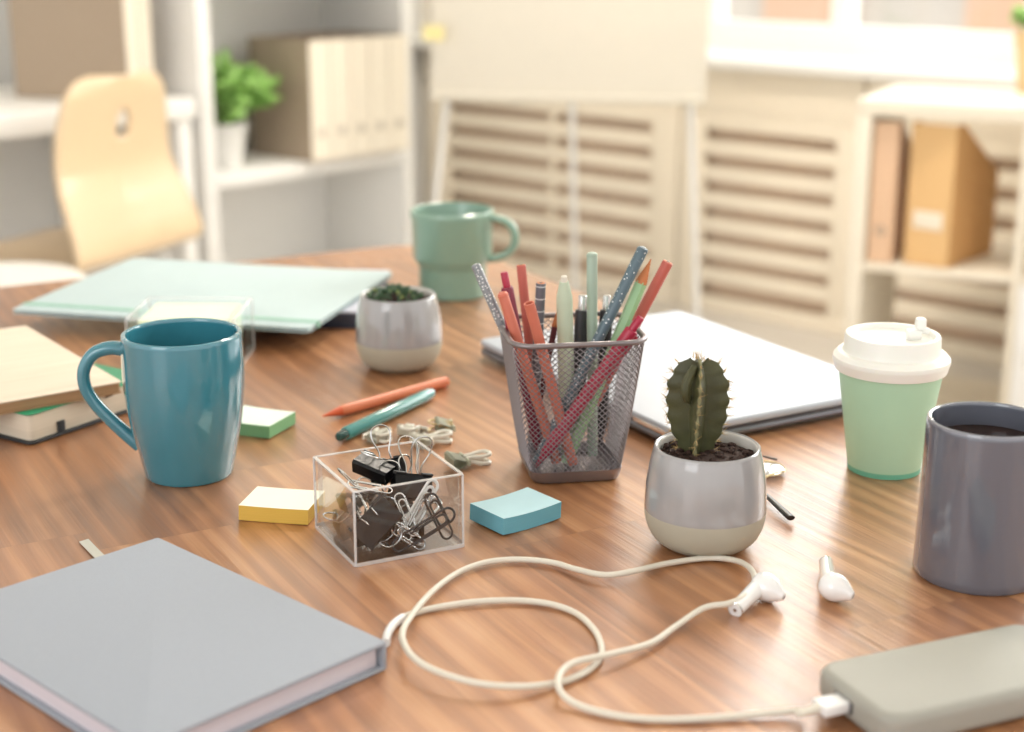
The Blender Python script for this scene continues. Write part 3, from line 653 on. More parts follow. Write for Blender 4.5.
# ---------------------------------------------------------------- laptop
L0 = T(478, 339, 0.018); L1 = T(671.5, 429.5, 0.018)
ex = (L1 - L0); lw_ = ex.length; ex.normalize(); ey = Vector((-ex.y, ex.x, 0)); LW, LD = 0.322, 0.236
lc = L0 + ex * LW / 2 + ey * LD / 2
t = thing('laptop', 'closed silver laptop lying behind the pencil cup', 'laptop', (lc.x, lc.y, Z), ang(ex))
b = B(); slab(b, LW, LD, 0.0025, 0.0095, 0.008, 0.003); obj('base', b, M['lap_side'], t)
b = B(); slab(b, LW - 0.003, LD - 0.003, 0.0095, 0.0115, 0.010, 0.0004); obj('gap_seal', b, M['lap_dark'], t)
b = B(); slab(b, LW, LD, 0.0115, 0.0180, 0.008, 0.0022); obj('lid', b, M['lap'], t)
for sx in (-1, 1):
    for sy in (-1, 1):
        b = B(); lathe(b, [(0, 0), (0.006, 0), (0.006, 0.003), (0, 0.003)], 16); obj('foot', b, M['blackp'], t, loc=(sx * 0.14, sy * 0.09, 0))
b = B(); bxr(b, -0.05, 0.05, -LD / 2 - 0.0004, -LD / 2 + 0.003, 0.0098, 0.0112); obj('finger_notch', b, M['lap_dark'], t)
b = B(); bxr(b, 0.105, 0.150, -LD / 2 - 0.0006, -LD / 2 + 0.002, 0.0100, 0.0145, 0.0005); obj('hinge_cap', b, M['chrome'], t)

# ---------------------------------------------------------------- mint folder on a grey notebook
t = thing('document_folder', 'large pale mint folder with an elastic band, behind the teal mug', 'folder', (-0.322, 1.622, TZ + 0.0187), math.radians(-14))
b = B(); slab(b, 0.322, 0.262, 0, 0.0012, 0.004, 0.0006); obj('bottom_cover', b, M['mintfolder'], t)
b = B(); slab(b, 0.312, 0.250, 0.0013, 0.0032, 0.003, 0.0005); obj('papers', b, M['pages'], t)
b = B(); slab(b, 0.322, 0.262, 0.0033, 0.0050, 0.004, 0.0006); obj('top_cover', b, M['mintfolder'], t)
b = B(); bxr(b, -0.1618, 0.1618, -0.110, -0.101, 0.0050, 0.0056); bxr(b, -0.1618, -0.1611, -0.110, -0.101, -0.0, 0.0056); bxr(b, 0.1611, 0.1618, -0.110, -0.101, -0.0, 0.0056); obj('elastic_band', b, M['mintband'], t)
t = thing('notebook', 'lilac grey notebook with dark edges poking out from under the mint folder', 'notebook', (-0.268, 1.655, Z), math.radians(-5))
b = B(); slab(b, 0.24, 0.20, 0, 0.002, 0.005, 0.0006); obj('back_cover', b, M['navy'], t)
b = B(); slab(b, 0.235, 0.195, 0.002, 0.0162, 0.004, 0.0005); obj('pages', b, M['navy'], t)
b = B(); slab(b, 0.24, 0.20, 0.0162, 0.0183, 0.005, 0.0006); obj('front_cover', b, M['lilac'], t)

# ---------------------------------------------------------------- acrylic note holder with lime notes
def open_box(t, w, d, h, th, rr=0.003, name='box'):
    rings = [[(x, y, 0.0) for x, y in rrect(w - 0.001, d - 0.001, rr, 4)], [(x, y, 0.001) for x, y in rrect(w, d, rr, 4)], [(x, y, h) for x, y in rrect(w, d, rr, 4)],
             [(x, y, h) for x, y in rrect(w - 2 * th, d - 2 * th, rr * 0.5, 4)], [(x, y, 0.0025) for x, y in rrect(w - 2 * th, d - 2 * th, rr * 0.5, 4)]]
    b = B(); loft(b, rings); o = obj('case', b, M['acrylic'], t, 30)
    b = B()                                        # rim, foot and corners: edge highlights painted in as a whitish layer
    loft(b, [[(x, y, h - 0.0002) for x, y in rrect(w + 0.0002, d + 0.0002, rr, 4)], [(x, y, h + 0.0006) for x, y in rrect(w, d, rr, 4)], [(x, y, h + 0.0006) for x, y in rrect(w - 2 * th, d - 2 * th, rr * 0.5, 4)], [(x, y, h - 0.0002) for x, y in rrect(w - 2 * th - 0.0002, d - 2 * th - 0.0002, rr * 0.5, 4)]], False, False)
    obj('rim', b, M['acr_edge_glint'], t, 30)
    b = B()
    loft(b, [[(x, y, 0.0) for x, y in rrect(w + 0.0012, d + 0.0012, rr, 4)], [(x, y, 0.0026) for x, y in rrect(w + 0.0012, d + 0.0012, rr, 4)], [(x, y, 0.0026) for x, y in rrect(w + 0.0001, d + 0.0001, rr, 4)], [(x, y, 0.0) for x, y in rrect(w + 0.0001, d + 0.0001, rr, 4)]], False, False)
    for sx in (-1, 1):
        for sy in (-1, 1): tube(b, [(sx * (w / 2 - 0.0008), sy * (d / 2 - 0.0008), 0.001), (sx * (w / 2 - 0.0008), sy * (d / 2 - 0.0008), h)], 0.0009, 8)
    obj('edge_glints', b, M['acr_edge_glint'], t, 30)
t = thing('note_holder', 'clear acrylic note holder half hidden behind the teal mug', 'note holder', (-0.305, 1.428, Z), math.radians(-1.5))
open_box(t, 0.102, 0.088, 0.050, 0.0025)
t = thing('sticky_note_pad', 'block of pale lime notes inside the clear holder behind the teal mug', 'sticky notes', (-0.305, 1.428, Z + 0.003), math.radians(-1.5))
b = B(); bxr(b, -0.041, 0.041, -0.037, 0.037, 0, 0.043, 0.0006); obj('sheets', b, M['lime'], t)
b = B(); bxr(b, -0.041, 0.041, -0.037, 0.037, 0.0431, 0.0434); obj('top_sheet', b, M['lime'], t)

# ---------------------------------------------------------------- notebooks at left
n0 = T(31, 446.5, 0); e1 = Vector((math.cos(math.radians(57)), math.sin(math.radians(57)), 0)); e2 = Vector((-e1.y, e1.x, 0))
NW, NL, NTH = 0.21, 0.138, 0.0195      # extent along e2 (to the far left) and along e1 (away)
nc = n0 + e1 * NL / 2 + e2 * NW / 2
t = thing('notebook', 'black backed notebook with a bright green top page under the kraft notebook', 'notebook', (nc.x, nc.y, Z), math.radians(57))
b = B(); slab(b, NL, NW, 0, 0.0024, 0.006, 0.0008); obj('back_cover', b, M['blackcover'], t)
b = B(); slab(b, NL - 0.006, NW - 0.006, 0.0025, 0.0238, 0.006, 0.0004); obj('pages', b, M['cream'], t)
b = B(); slab(b, NL - 0.003, NW - 0.003, 0.0240, 0.0252, 0.006, 0.0004); obj('green_cover', b, M['emerald'], t)
b = B(); bxr(b, -NL / 2 + 0.030, -NL / 2 + 0.037, -NW / 2 + 0.001, -NW / 2 + 0.0032, 0.0, 0.012, 0.0004); bxr(b, -NL / 2 + 0.083, -NL / 2 + 0.090, -NW / 2 + 0.001, -NW / 2 + 0.0032, 0.0190, 0.0249, 0.0004); obj('elastic_loop', b, M['blackcover'], t)
k1 = T(122, 381.5, 0.0358); e1 = Vector((math.cos(math.radians(36)), math.sin(math.radians(36)), 0)); e2 = Vector((-e1.y, e1.x, 0))
kc = k1 - e1 * 0.15 / 2 + e2 * 0.232 / 2
t = thing('notebook', 'kraft brown notebook with a pale woodgrain cover, topmost of the left stack', 'notebook', (kc.x, kc.y, TZ + 0.0257), math.radians(36))
b = B(); slab(b, 0.15, 0.232, 0, 0.0010, 0.003, 0.0003); obj('back_cover', b, M['kraft_side'], t)
b = B(); slab(b, 0.148, 0.230, 0.0010, 0.0090, 0.003, 0.0003); obj('pages', b, M['kraft_side'], t)
b = B(); slab(b, 0.15, 0.232, 0.0090, 0.0102, 0.003, 0.0004); obj('front_cover', b, M['kraft'], t)

# ---------------------------------------------------------------- grey hardcover book
bb = Vector((-0.2301, 0.9385, 0)); br_ = Vector((-0.0696, 0.7861, 0)); ex = (br_ - bb).normalized(); ey = Vector((-ex.y, ex.x, 0))
BL, BW, BH = 0.2213, 0.158, 0.0172
cc = bb + ex * BL / 2 - ey * BW / 2
t = thing('hardcover_notebook', 'closed grey cloth hardcover notebook in the near left foreground', 'notebook', (cc.x, cc.y, Z), ang(ex))
b = B(); slab(b, BL, BW, 0, 0.0022, 0.002, 0.0007); obj('back_cover', b, M['book'], t)
b = B(); slab(b, BL, BW, BH - 0.0024, BH, 0.002, 0.0007); obj('front_cover', b, M['book'], t)
b = B(); bxr(b, -BL / 2, BL / 2, BW / 2 - 0.0026, BW / 2 + 0.0001, 0.0006, BH - 0.0006, 0.0008); obj('spine', b, M['book'], t)
b = B(); slab(b, BL - 0.008, BW - 0.007, 0.0023, BH - 0.0025, 0.002, 0.0003, (0, 0.0)); obj('pages', b, M['pages'], t)
rp = [(-BL / 2 + 0.01, 0.045, 0.0076), (-BL / 2 - 0.004, 0.047, 0.0074), (-BL / 2 - 0.020, 0.052, 0.0020), (-BL / 2 - 0.040, 0.057, 0.0006), (-BL / 2 - 0.066, 0.0635, 0.0006)]
b = B(); vs = []
for x, y, z in catmull(rp, 5):
    vs.append([b.verts.new((x, y - 0.0035, z)), b.verts.new((x, y + 0.0035, z)), b.verts.new((x, y + 0.0035, z + 0.0004)), b.verts.new((x, y - 0.0035, z + 0.0004))])
for i in range(len(vs) - 1):
    for k in range(4): b.faces.new((vs[i][k], vs[i][(k + 1) % 4], vs[i + 1][(k + 1) % 4], vs[i + 1][k]))
b.faces.new(vs[0]); b.faces.new(vs[-1][::-1]); obj('ribbon_bookmark', b, M['ribbon'], t)

# ---------------------------------------------------------------- sticky pads
def pad(name, label, corner, a, w, l, h, mt, ms, warp=0.0):
    e1 = Vector((math.cos(a), math.sin(a), 0)); e2 = Vector((-e1.y, e1.x, 0)); c = corner + e1 * w / 2 + e2 * l / 2
    t = thing(name, label, 'sticky notes', (c.x, c.y, Z), a, 'sticky note pads on the table')
    def grid(z0, z1):
        b = B(); n = 10; g = {}
        for i in range(n + 1):
            for j in range(2):
                for k in range(2):
                    x = -w / 2 + w * i / n; up = warp * (abs(x) / (w / 2)) ** 2
                    g[i, j, k] = b.verts.new((x + (z0 + (z1 - z0) * k) * 0.05, -l / 2 + l * j, (z1 if k else z0) + up))
        for i in range(n):
            b.faces.new((g[i, 0, 1], g[i + 1, 0, 1], g[i + 1, 1, 1], g[i, 1, 1])); b.faces.new((g[i, 0, 0], g[i, 1, 0], g[i + 1, 1, 0], g[i + 1, 0, 0]))
            b.faces.new((g[i, 0, 0], g[i + 1, 0, 0], g[i + 1, 0, 1], g[i, 0, 1])); b.faces.new((g[i, 1, 0], g[i, 1, 1], g[i + 1, 1, 1], g[i + 1, 1, 0]))
        for i in (0, n): b.faces.new((g[i, 0, 0], g[i, 0, 1], g[i, 1, 1], g[i, 1, 0]))
        return b
    obj('sheets', grid(0, h - 0.0002), ms, t, 20); obj('top_sheet', grid(h - 0.0001, h), mt, t, 20)
c = T(503, 537, 0); pad('sticky_note_pad', 'pale blue sticky note pad between the clip box and the pencil cup', c, math.radians(38.7), 0.0515, 0.0375, 0.0118, M['b_lit_top'], M['b_side'], 0.0012)
c = T(308, 525.5, 0); e1 = Vector((math.cos(math.radians(169.3)), math.sin(math.radians(169.3)), 0)); c = c + e1 * 0.0505
pad('sticky_note_pad', 'pale yellow sticky note pad touching the clear clip box', c, math.radians(-10.7), 0.0505, 0.0385, 0.0110, M['y_lit_top'], M['y_side'], 0.0003)
c = T(269.5, 439.5, 0); e1 = Vector((math.cos(math.radians(158)), math.sin(math.radians(158)), 0)); c = c + e1 * 0.0505
pad('sticky_note_pad', 'pale green sticky note pad just right of the teal mug', c, math.radians(-22), 0.0505, 0.0420, 0.0105, M['g_lit_top'], M['g_side'], 0.0006)

# ---------------------------------------------------------------- loose pens
def pen_root(name, label, cat, A, Bp, group=None):
    """Empty at A, local +Z towards Bp"""
    d = (Bp - A); q = d.to_track_quat('Z', 'Y'); t = thing(name, label, cat, A, 0, group); t.rotation_mode = 'QUATERNION'; t.rotation_quaternion = q
    return t, d.length
def lz(t, name, prof, m, n=28, par=None): b = B(); lathe(b, prof, n); return obj(name, b, m, par or t, 40)
A = T(323, 416, 0.005); Bp = T(447, 381, 0.005); t, L = pen_root('pen', 'orange pen lying on the table, further of the two loose pens', 'pen', A, Bp, 'loose pens on the table')
bd = lz(t, 'barrel', [(0, 0.019), (0.0042, 0.019), (0.0046, 0.021), (0.0048, 0.03), (0.0048, L - 0.012), (0.0045, L - 0.001), (0.0035, L), (0, L)], M['orange'])
lz(t, 'tip', [(0, 0), (0.0008, 0), (0.0012, 0.003), (0.0040, 0.018), (0.0040, 0.0195), (0, 0.0195)], M['orange_d'])
b = B(); box(b, (-0.0012, -0.0060, L - 0.020), (0.0032, 0.0022, 0.032), 0.0008); box(b, (-0.0012, -0.0050, L - 0.005), (0.0032, 0.003, 0.004), 0.0006); obj('clip', b, M['orange_d'], t)
A = T(345, 434, 0.0058); Bp = T(432, 392.5, 0.0058); t, L = pen_root('pen', 'teal pen with a dark glossy button end, nearer of the two loose pens', 'pen', A, Bp, 'loose pens on the table')
lz(t, 'barrel', [(0, 0.0), (0.0050, 0.0), (0.0056, 0.0012), (0.0056, L - 0.016), (0.0053, L - 0.008), (0.0040, L - 0.001), (0, L)], M['tealpen'])
lz(t, 'button', [(0, -0.010), (0.0030, -0.0095), (0.0040, -0.008), (0.0042, -0.001), (0.0044, 0.0), (0, 0.0)], M['tealdark'])

# ---------------------------------------------------------------- binder clips
def wire_loop(length, wn, wm):
    """outline of a binder clip handle in local XY starting at the lips, going along +Y"""
    return catmull([(-wn, 0, 0), (-wn * 0.9, length * 0.25, 0), (-wm, length * 0.62, 0), (-wm * 0.85, length * 0.90, 0), (0, length, 0), (wm * 0.85, length * 0.90, 0), (wm, length * 0.62, 0), (wn * 0.9, length * 0.25, 0), (wn, 0, 0)], 6)
def binder_clip(label, loc, R3, w, mb, mh, a1, a2, group, hl=0.022, wire=0.0006):
    d, hgt, th = w * 0.62, w * 0.46, 0.0006
    t = thing('binder_clip', label, 'binder clip', loc, 0, group, rot=R3.to_euler())
    b = B()                                        # folded spring steel: a flat back and two cheeks meeting at rolled lips
    sec = [(d, 0.0006), (0.002, hgt / 2), (0.0, hgt / 2 - 0.0012), (0.0, -hgt / 2 + 0.0012), (0.002, -hgt / 2), (d, -0.0006)]
    out = [[b.verts.new((x, y, z)) for y, z in sec] for x in (-w / 2, w / 2)]
    for k in range(5): b.faces.new((out[0][k], out[0][k + 1], out[1][k + 1], out[1][k]))
    bmesh.ops.solidify(b, geom=b.faces[:], thickness=th)
    for s in (-1, 1):
        for x0, x1 in ((-w / 2, -w * 0.22), (w * 0.22, w / 2)): tube(b, [(x0, d, s * 0.0012), (x1, d, s * 0.0012)], 0.0011, 8)
    obj('body', b, mb, t, 30)
    for s, a in ((1, a1), (-1, a2)):
        b = B(); pts = wire_loop(hl, w * 0.16, w * 0.26); rm = Matrix.Rotation(a * s, 3, 'X'); pts = [Vector((0, d, s * 0.0014)) + rm @ p for p in pts]
        tube(b, pts, wire, 6); obj('handle', b, mh, t)
    return t
def eul(x, y, z): return (Matrix.Rotation(math.radians(z), 3, 'Z') @ Matrix.Rotation(math.radians(y), 3, 'Y') @ Matrix.Rotation(math.radians(x), 3, 'X'))
gL = 'pale binder clips scattered behind the clip box'
def at_t(px, py, h): v = T(px, py, h); return v
binder_clip('small ivory binder clip lying nearest the teal pen', at_t(384, 436, 0.0048), eul(0, 0, 60), 0.021, M['clipwhite'], M['clipwhite'], PI * 0.97, PI * 0.97, gL, 0.018, 0.0014)
binder_clip('small ivory binder clip in the middle of the scattered clips', at_t(408, 432, 0.0048), eul(0, 0, -30), 0.021, M['clipwhite'], M['clipwhite'], PI * 0.95, PI * 0.6, gL, 0.018, 0.0014)
binder_clip('ivory binder clip with gold handle pointing right above the clear box', at_t(414, 441, 0.0052), eul(0, 0, -65), 0.020, M['clipwhite'], M['clipwhite'], 0.10, 0.10, gL, 0.019, 0.0016)
binder_clip('sage binder clip with dark open end, furthest right of the cluster', at_t(436, 426, 0.0058), eul(0, 0, -80), 0.022, M['clipsage'], M['gold'], PI * 0.96, PI * 0.96, gL, 0.020, 0.0009)
binder_clip('sage binder clip with white handles standing apart between box and pencil cup', at_t(449, 461, 0.0052), eul(0, 0, -68), 0.021, M['clipsage'], M['clipwhite'], 0.06, 0.16, gL, 0.020, 0.0016)

# ---------------------------------------------------------------- clear box of clips
bf = Vector((-0.1014, 0.9289, 0)); ba = math.radians(26.4); BS, BHT = 0.0780, 0.0512
e1 = Vector((math.cos(ba), math.sin(ba), 0)); e2 = Vector((-e1.y, e1.x, 0)); bc = bf + e1 * BS / 2 + e2 * BS / 2
t = thing('clear_box', 'open clear acrylic box full of black clips beside the yellow notes', 'box', (bc.x, bc.y, Z), ba)
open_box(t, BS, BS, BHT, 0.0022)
def inbox(x, y, z): return Vector((bc.x, bc.y, Z)) + e1 * x + e2 * y + Vector((0, 0, z))
gB = 'black binder clips in the clear box'
bd_ = math.degrees(ba)
clips = [  # x, y (box frame), z, euler, width, label, handle angles
    (-0.014, -0.014, 0.0085, (6, 0, bd_ + 8), 0.028, 'black binder clip lying flat on the floor of the box at its front corner', 2.9, PI * .9),
    (-0.0130, -0.0262, 0.0165, (88, -42, bd_), 0.031, 'large black binder clip leaning with its flat back to the camera in the clear box', 2.98, 2.98),
    (-0.033, 0.012, 0.0100, (0, 0, bd_ - 100), 0.028, 'black binder clip at the left rear floor of the clear box', 2.9, 0.9),
    (-0.031, 0.004, 0.0270, (15, -12, bd_ - 95), 0.026, 'black binder clip stacked against the left wall of the clear box', 2.0, 2.8),
    (-0.008, 0.014, 0.0420, (25, 14, bd_ - 50), 0.026, 'topmost black binder clip, left of the wire loops in the clear box', 2.3, 1.2),
    (0.008, 0.016, 0.0340, (50, -10, bd_ - 20), 0.025, 'small black binder clip near the back centre of the clear box, below the wire loops', 0.4, 2.7),
    (0.016, 0.000, 0.0240, (80, 15, bd_ + 5), 0.029, 'black binder clip standing upright behind the paper clips in the clear box', 0.3, 0.5),
    (0.010, -0.010, 0.0080, (0, 0, bd_ + 120), 0.028, 'black binder clip lying flat in the middle of the box floor', 2.6, 2.9),
    (0.018, 0.020, 0.0100, (0, 0, bd_ + 30), 0.026, 'black binder clip at the right rear floor of the clear box', 0.6, 2.9),
    (0.002, 0.004, 0.0200, (30, 20, bd_ + 50), 0.028, 'black binder clip buried in the middle of the heap in the clear box', 2.8, 2.2),
]
for x, y, z, eu, wd, lab, a1, a2 in clips:
    binder_clip(lab, inbox(x, y, z), eul(*eu), wd, M['black'], M['steel'], a1, a2, gB, wd * 0.95, 0.0006)
def clip_path(L, W):
    w1, w2, w3 = W / 2, W / 2 * 0.8, W / 2 * 0.62
    pts = [(-w3, -L * 0.18), (-w3, L * 0.30)]
    def arc(cx, cy, r, a0, a1, n=8): return [(cx + r * math.cos(a0 + (a1 - a0) * k / n), cy + r * math.sin(a0 + (a1 - a0) * k / n)) for k in range(n + 1)]
    p = [(-w3, -L * 0.20)] + arc(0, L * 0.5 - W * 0.55 - w3, w3, PI, 0) + arc((w3 - w1) / 2 , -L * 0.5 + (w3 + w1) / 2, (w3 + w1) / 2, 0, -PI) + arc((-w1 + w2) / 2, L * 0.5 - (w1 + w2) / 2, (w1 + w2) / 2, PI, 0) + [(w2, -L * 0.22)]
    return [Vector((x, y, 0)) for x, y in p]
def paper_clip(label, loc, R3, L, W, m, r=0.00055, group='paper clips in the clear box'):
    b = B(); tube(b, clip_path(L, W), r, 8); o = obj('paper_clip', b, m, None, 60, loc=loc, rot=R3.to_euler()); tag(o, label, 'paper clip', group); return o
pc = [  # position in the box, (turn in its plane, tilt up, heading), length, width
    (0.013, -0.0315, 0.0135, (-68, 84, bd_), 0.048, 0.0115, 'steel_dark', 'large dark wire paper clip leaning against the front pane of the clear box', 0.0009),
    (0.0255, -0.0290, 0.0210, (22, 80, bd_), 0.034, 0.010, 'black', 'black wire paper clip upright by the right corner of the clear box', 0.0008),
    (0.010, -0.027, 0.0215, (-38, 72, bd_), 0.036, 0.008, 'steel', 'silver paper clip slanting upward in the middle of the clear box', 0.0007),
    (0.002, -0.0315, 0.0120, (50, 82, bd_), 0.028, 0.009, 'steel', 'silver paper clip low at the front of the clear box', 0.0007),
    (0.022, -0.018, 0.0200, (-60, 40, bd_ + 10), 0.030, 0.008, 'steel', 'silver paper clip flat on the pile at the right of the clear box', 0.0007),
    (0.004, -0.024, 0.0240, (12, 60, bd_), 0.030, 0.008, 'steel', 'small silver paper clip pressed to the front pane near the leaning black clip', 0.0007),
    (0.0145, -0.022, 0.0270, (-42, 78, bd_ + 4), 0.040, 0.009, 'easel', 'white coated paper clip standing diagonally in the clear box', 0.0011),
    (-0.014, -0.004, 0.0400, (60, 20, bd_), 0.030, 0.008, 'steel', 'silver paper clip on top of the pile at the left of the clear box', 0.0006),
    (-0.024, -0.012, 0.0310, (70, 50, bd_ - 80), 0.028, 0.008, 'steel', 'silver paper clip beside the left pane of the clear box', 0.0007),
]
for x, y, z, eu, L, W, m, lab, r in pc: paper_clip(lab, inbox(x, y, z), Matrix.Rotation(math.radians(eu[2]), 3, 'Z') @ Matrix.Rotation(math.radians(eu[1]), 3, 'X') @ Matrix.Rotation(math.radians(eu[0]), 3, 'Z'), L, W, M[m], r)
for (x, y, z, eu, lab) in ((0.006, 0.010, 0.040, (75, 0, bd_ - 20), 'silver wire ring clip rising highest at the centre of the clear box'), (0.020, 0.014, 0.041, (70, 0, bd_ + 30), 'silver wire ring clip rising beside the tallest loop in the clear box')):
    b = B(); pts = wire_loop(0.020, 0.0035, 0.0062); tube(b, [p - Vector((0, 0.010, 0)) for p in pts], 0.0006, 6); o = obj('wire_clip', b, M['steel'], None, 60, loc=inbox(x, y, z), rot=eul(*eu).to_euler()); tag(o, lab, 'paper clip', 'wire loops in the clear box')

# ---------------------------------------------------------------- mesh pencil cup
PCX, PCY, PA = 0.0435, 1.1185, math.radians(9)
t = thing('pencil_cup', 'square grey wire mesh pencil cup holding pens and pencils', 'pencil cup', (PCX, PCY, Z), PA)
PH = 0.111
def ring_pt(s, z, off=0.0):
    """s in 0..1 round the perimeter"""
    f = (z / PH); wd = 0.0645 + (0.099 - 0.0645) * (f ** 0.85) + off * 2; dp = 0.064 + (0.090 - 0.064) * (f ** 0.85) + off * 2; r = 0.009 + 0.007 * f
    segs = [wd - 2 * r, PI / 2 * r, dp - 2 * r, PI / 2 * r] * 2; tot = sum(segs); q = (s % 1.0) * tot
    x, y = -wd / 2 + r, -dp / 2; cs = [(wd / 2 - r, -dp / 2 + r), (wd / 2 - r, dp / 2 - r), (-wd / 2 + r, dp / 2 - r), (-wd / 2 + r, -dp / 2 + r)]
    st = [(-wd / 2 + r, -dp / 2), (wd / 2, -dp / 2 + r), (wd / 2 - r, dp / 2), (-wd / 2, dp / 2 - r)]; dr = [(1, 0), (0, 1), (-1, 0), (0, -1)]
    for k in range(8):
        if q <= segs[k] or k == 7:
            i = k // 2
            if k % 2 == 0: return Vector((st[i][0] + dr[i][0] * q, st[i][1] + dr[i][1] * q, z))
            a = -PI / 2 + i * PI / 2 + q / r; return Vector((cs[i][0] + r * math.cos(a), cs[i][1] + r * math.sin(a), z))
        q -= segs[k]
NU, NV = 132, 45; z0, z1 = 0.009, PH - 0.002
b = B(); g = {}
for i in range(NU):
    for j in range(NV + 1):
        if (i + j) % 2 == 0: g[i, j] = b.verts.new(ring_pt(i / NU, z0 + (z1 - z0) * j / NV))
for i in range(NU):
    for j in range(1, NV):
        if (i + j) % 2 == 1: b.faces.new((g[i, j - 1], g[(i + 1) % NU, j], g[i, j + 1], g[(i - 1) % NU, j]))
mo = obj('mesh_wall', b, M['mesh'], t, 0)
wm = mo.modifiers.new('wires', 'WIREFRAME'); wm.thickness = 0.00095; wm.use_replace = True; wm.use_even_offset = False
b = B(); tube(b, [ring_pt(k / 96, PH - 0.001) for k in range(96)], 0.0021, 12, closed=True); obj('rim', b, M['mesh'], t)
rings = []
for z, o_ in ((0, -0.002), (0.0006, -0.0004), (0.0025, 0.0006), (0.0098, 0.0009), (0.0100, 0.0002), (0.0099, -0.0006), (0.002, -0.0012), (0.0016, -0.003)):
    rings.append([tuple(Vector(ring_pt(k / 96, z, o_)).xy) + (z,) for k in range(96)])
b = B(); loft(b, rings); obj('base_tray', b, M['mesh'], t)

gP = 'pens and pencils standing in the mesh cup'
def foot(x, y): return Vector((x, y, TZ + 0.0075))
def cup_pen(kind, label, top, ty, bx, by, m, r, ex=None):
    tp = D(top[0], top[1], ty); A = foot(bx, by); cat = 'pen' if kind == 'pen' else ('pencil' if kind != 'stylus' else 'crayon')
    t, L = pen_root({'pen': 'pen', 'stylus': 'crayon'}.get(kind, 'pencil'), label, cat, A, tp, gP)
    if kind == 'flat':                             # unsharpened pencil end up
        b = B(); lathe(b, [(0, 0), (r, 0), (r, L - 0.0004), (r * 0.92, L), (r * 0.62, L), (r * 0.3, L), (0, L)], 6 if ex == 'hex' else 24); obj('barrel', b, m, t, 25)
        lz(t, 'wood_end', [(0, L), (r * 0.80, L), (r * 0.80, L + 0.0002), (0, L + 0.0002)], M['rawwood'], 20); lz(t, 'lead', [(0, L), (r * 0.32, L), (r * 0.32, L + 0.0005), (0, L + 0.0005)], M['lead'], 12)
    elif kind == 'plain':
        b = B(); lathe(b, [(0, 0), (r, 0), (r, L - r * 0.6), (r * 0.85, L - r * 0.2), (r * 0.4, L), (0, L)], 24); obj('barrel', b, m, t, 40)
        lz(t, 'end_cap', [(0, L - 0.002), (r * 1.04, L - 0.002), (r * 1.04, L - 0.0035), (0, L - 0.0035)], m, 20)
    elif kind == 'hollow':
        b = B(); lathe(b, [(0, 0), (r, 0), (r, L), (r * 0.72, L), (r * 0.7, L - 0.004), (0, L - 0.004)], 24); obj('barrel', b, m, t, 25)
        lz(t, 'end_plug', [(0, L - 0.0039), (r * 0.7, L - 0.0039), (0, L - 0.002)], M['burgundy'], 20)
    elif kind == 'sharp':
        b = B(); lathe(b, [(0, 0), (r, 0), (r, L - 0.018), (0, L - 0.018)], 6); obj('barrel', b, m, t, 25)
        lz(t, 'sharpened_wood', [(r * 0.95, L - 0.0195), (r * 0.95, L - 0.018), (r * 0.3, L - 0.005), (0, L - 0.005)], M['rawwood'], 24); lz(t, 'lead', [(r * 0.3, L - 0.005), (0.0003, L), (0, L)], ex or M['lead'], 16)
    elif kind == 'stylus':
        lz(t, 'barrel', [(0, 0), (r * 0.8, 0), (r, 0.004), (r, L - 0.020), (r * 0.97, L - 0.017), (r * 0.55, L - 0.005), (0, L - 0.005)], m); lz(t, 'tip', [(0, L - 0.0051), (r * 0.45, L - 0.0051), (r * 0.36, L - 0.001), (0, L)], M['cable'])
    else:                                          # retractable pen, button end up
        lz(t, 'barrel', [(0, 0), (0.0012, 0), (0.0018, 0.006), (r * 0.9, 0.016), (r, 0.022), (r, L - 0.013), (r * 0.9, L - 0.0115), (0, L - 0.0115)], m)
        lz(t, 'button', [(0, L - 0.012), (r * 0.62, L - 0.012), (r * 0.62, L - 0.001), (r * 0.5, L), (0, L)], ex or m)
        b = B(); box(b, (0, -r - 0.0012, L - 0.034), (0.003, 0.0014, 0.040), 0.0005); box(b, (0, -r - 0.0002, L - 0.016), (0.003, 0.0028, 0.004), 0.0005); obj('clip', b, ex or m, t)
    return t
cup_pen('plain', 'grey pencil with white dots leaning out over the left rim', (475, 264), 1.128, 0.036, 1.128, M['greydots'], 0.0036)
cup_pen('pen', 'plum red click pen at the left of the mesh cup', (504, 272), 1.118, 0.0215, 1.122, M['plum'], 0.0046, M['crimson'])
cup_pen('flat', 'upright coral pencil behind the two leaning coral ones', (521, 265), 1.150, 0.0220, 1.142, M['coral'], 0.0036)
cup_pen('plain', 'rounded coral pencil leaning toward the left front of the mesh cup', (502, 292), 1.104, 0.0340, 1.114, M['coral2'], 0.0040)
cup_pen('hollow', 'coral pencil with a dark hollow end at the front of the mesh cup', (529, 303), 1.088, 0.0460, 1.110, M['coral2'], 0.0040)
cup_pen('flat', 'dark grey pencil with silver rings near the cup centre', (541, 283), 1.128, 0.0155, 1.134, M['rings'], 0.0038)
cup_pen('stylus', 'thick pale sage crayon with a pointed end, front centre of the mesh cup', (564, 275), 1.108, 0.0430, 1.128, M['palesage'], 0.0060)
cup_pen('sharp', 'thin burgundy pencil beside the sage crayon', (560, 302), 1.150, 0.0140, 1.149, M['burgundy'], 0.0026, M['lead'])
cup_pen('pen', 'black click pen with silver button, left of the mint pencil', (583, 295), 1.152, 0.0500, 1.146, M['blackp'], 0.0056, M['steel'])
cup_pen('plain', 'tall pale mint pencil standing straight in the middle of the cup', (592, 252), 1.130, 0.0620, 1.130, M['minthex'], 0.0040)
cup_pen('plain', 'tall slate blue pencil with white dots leaning right', (644, 247), 1.116, 0.0190, 1.112, M['slate'], 0.0042)
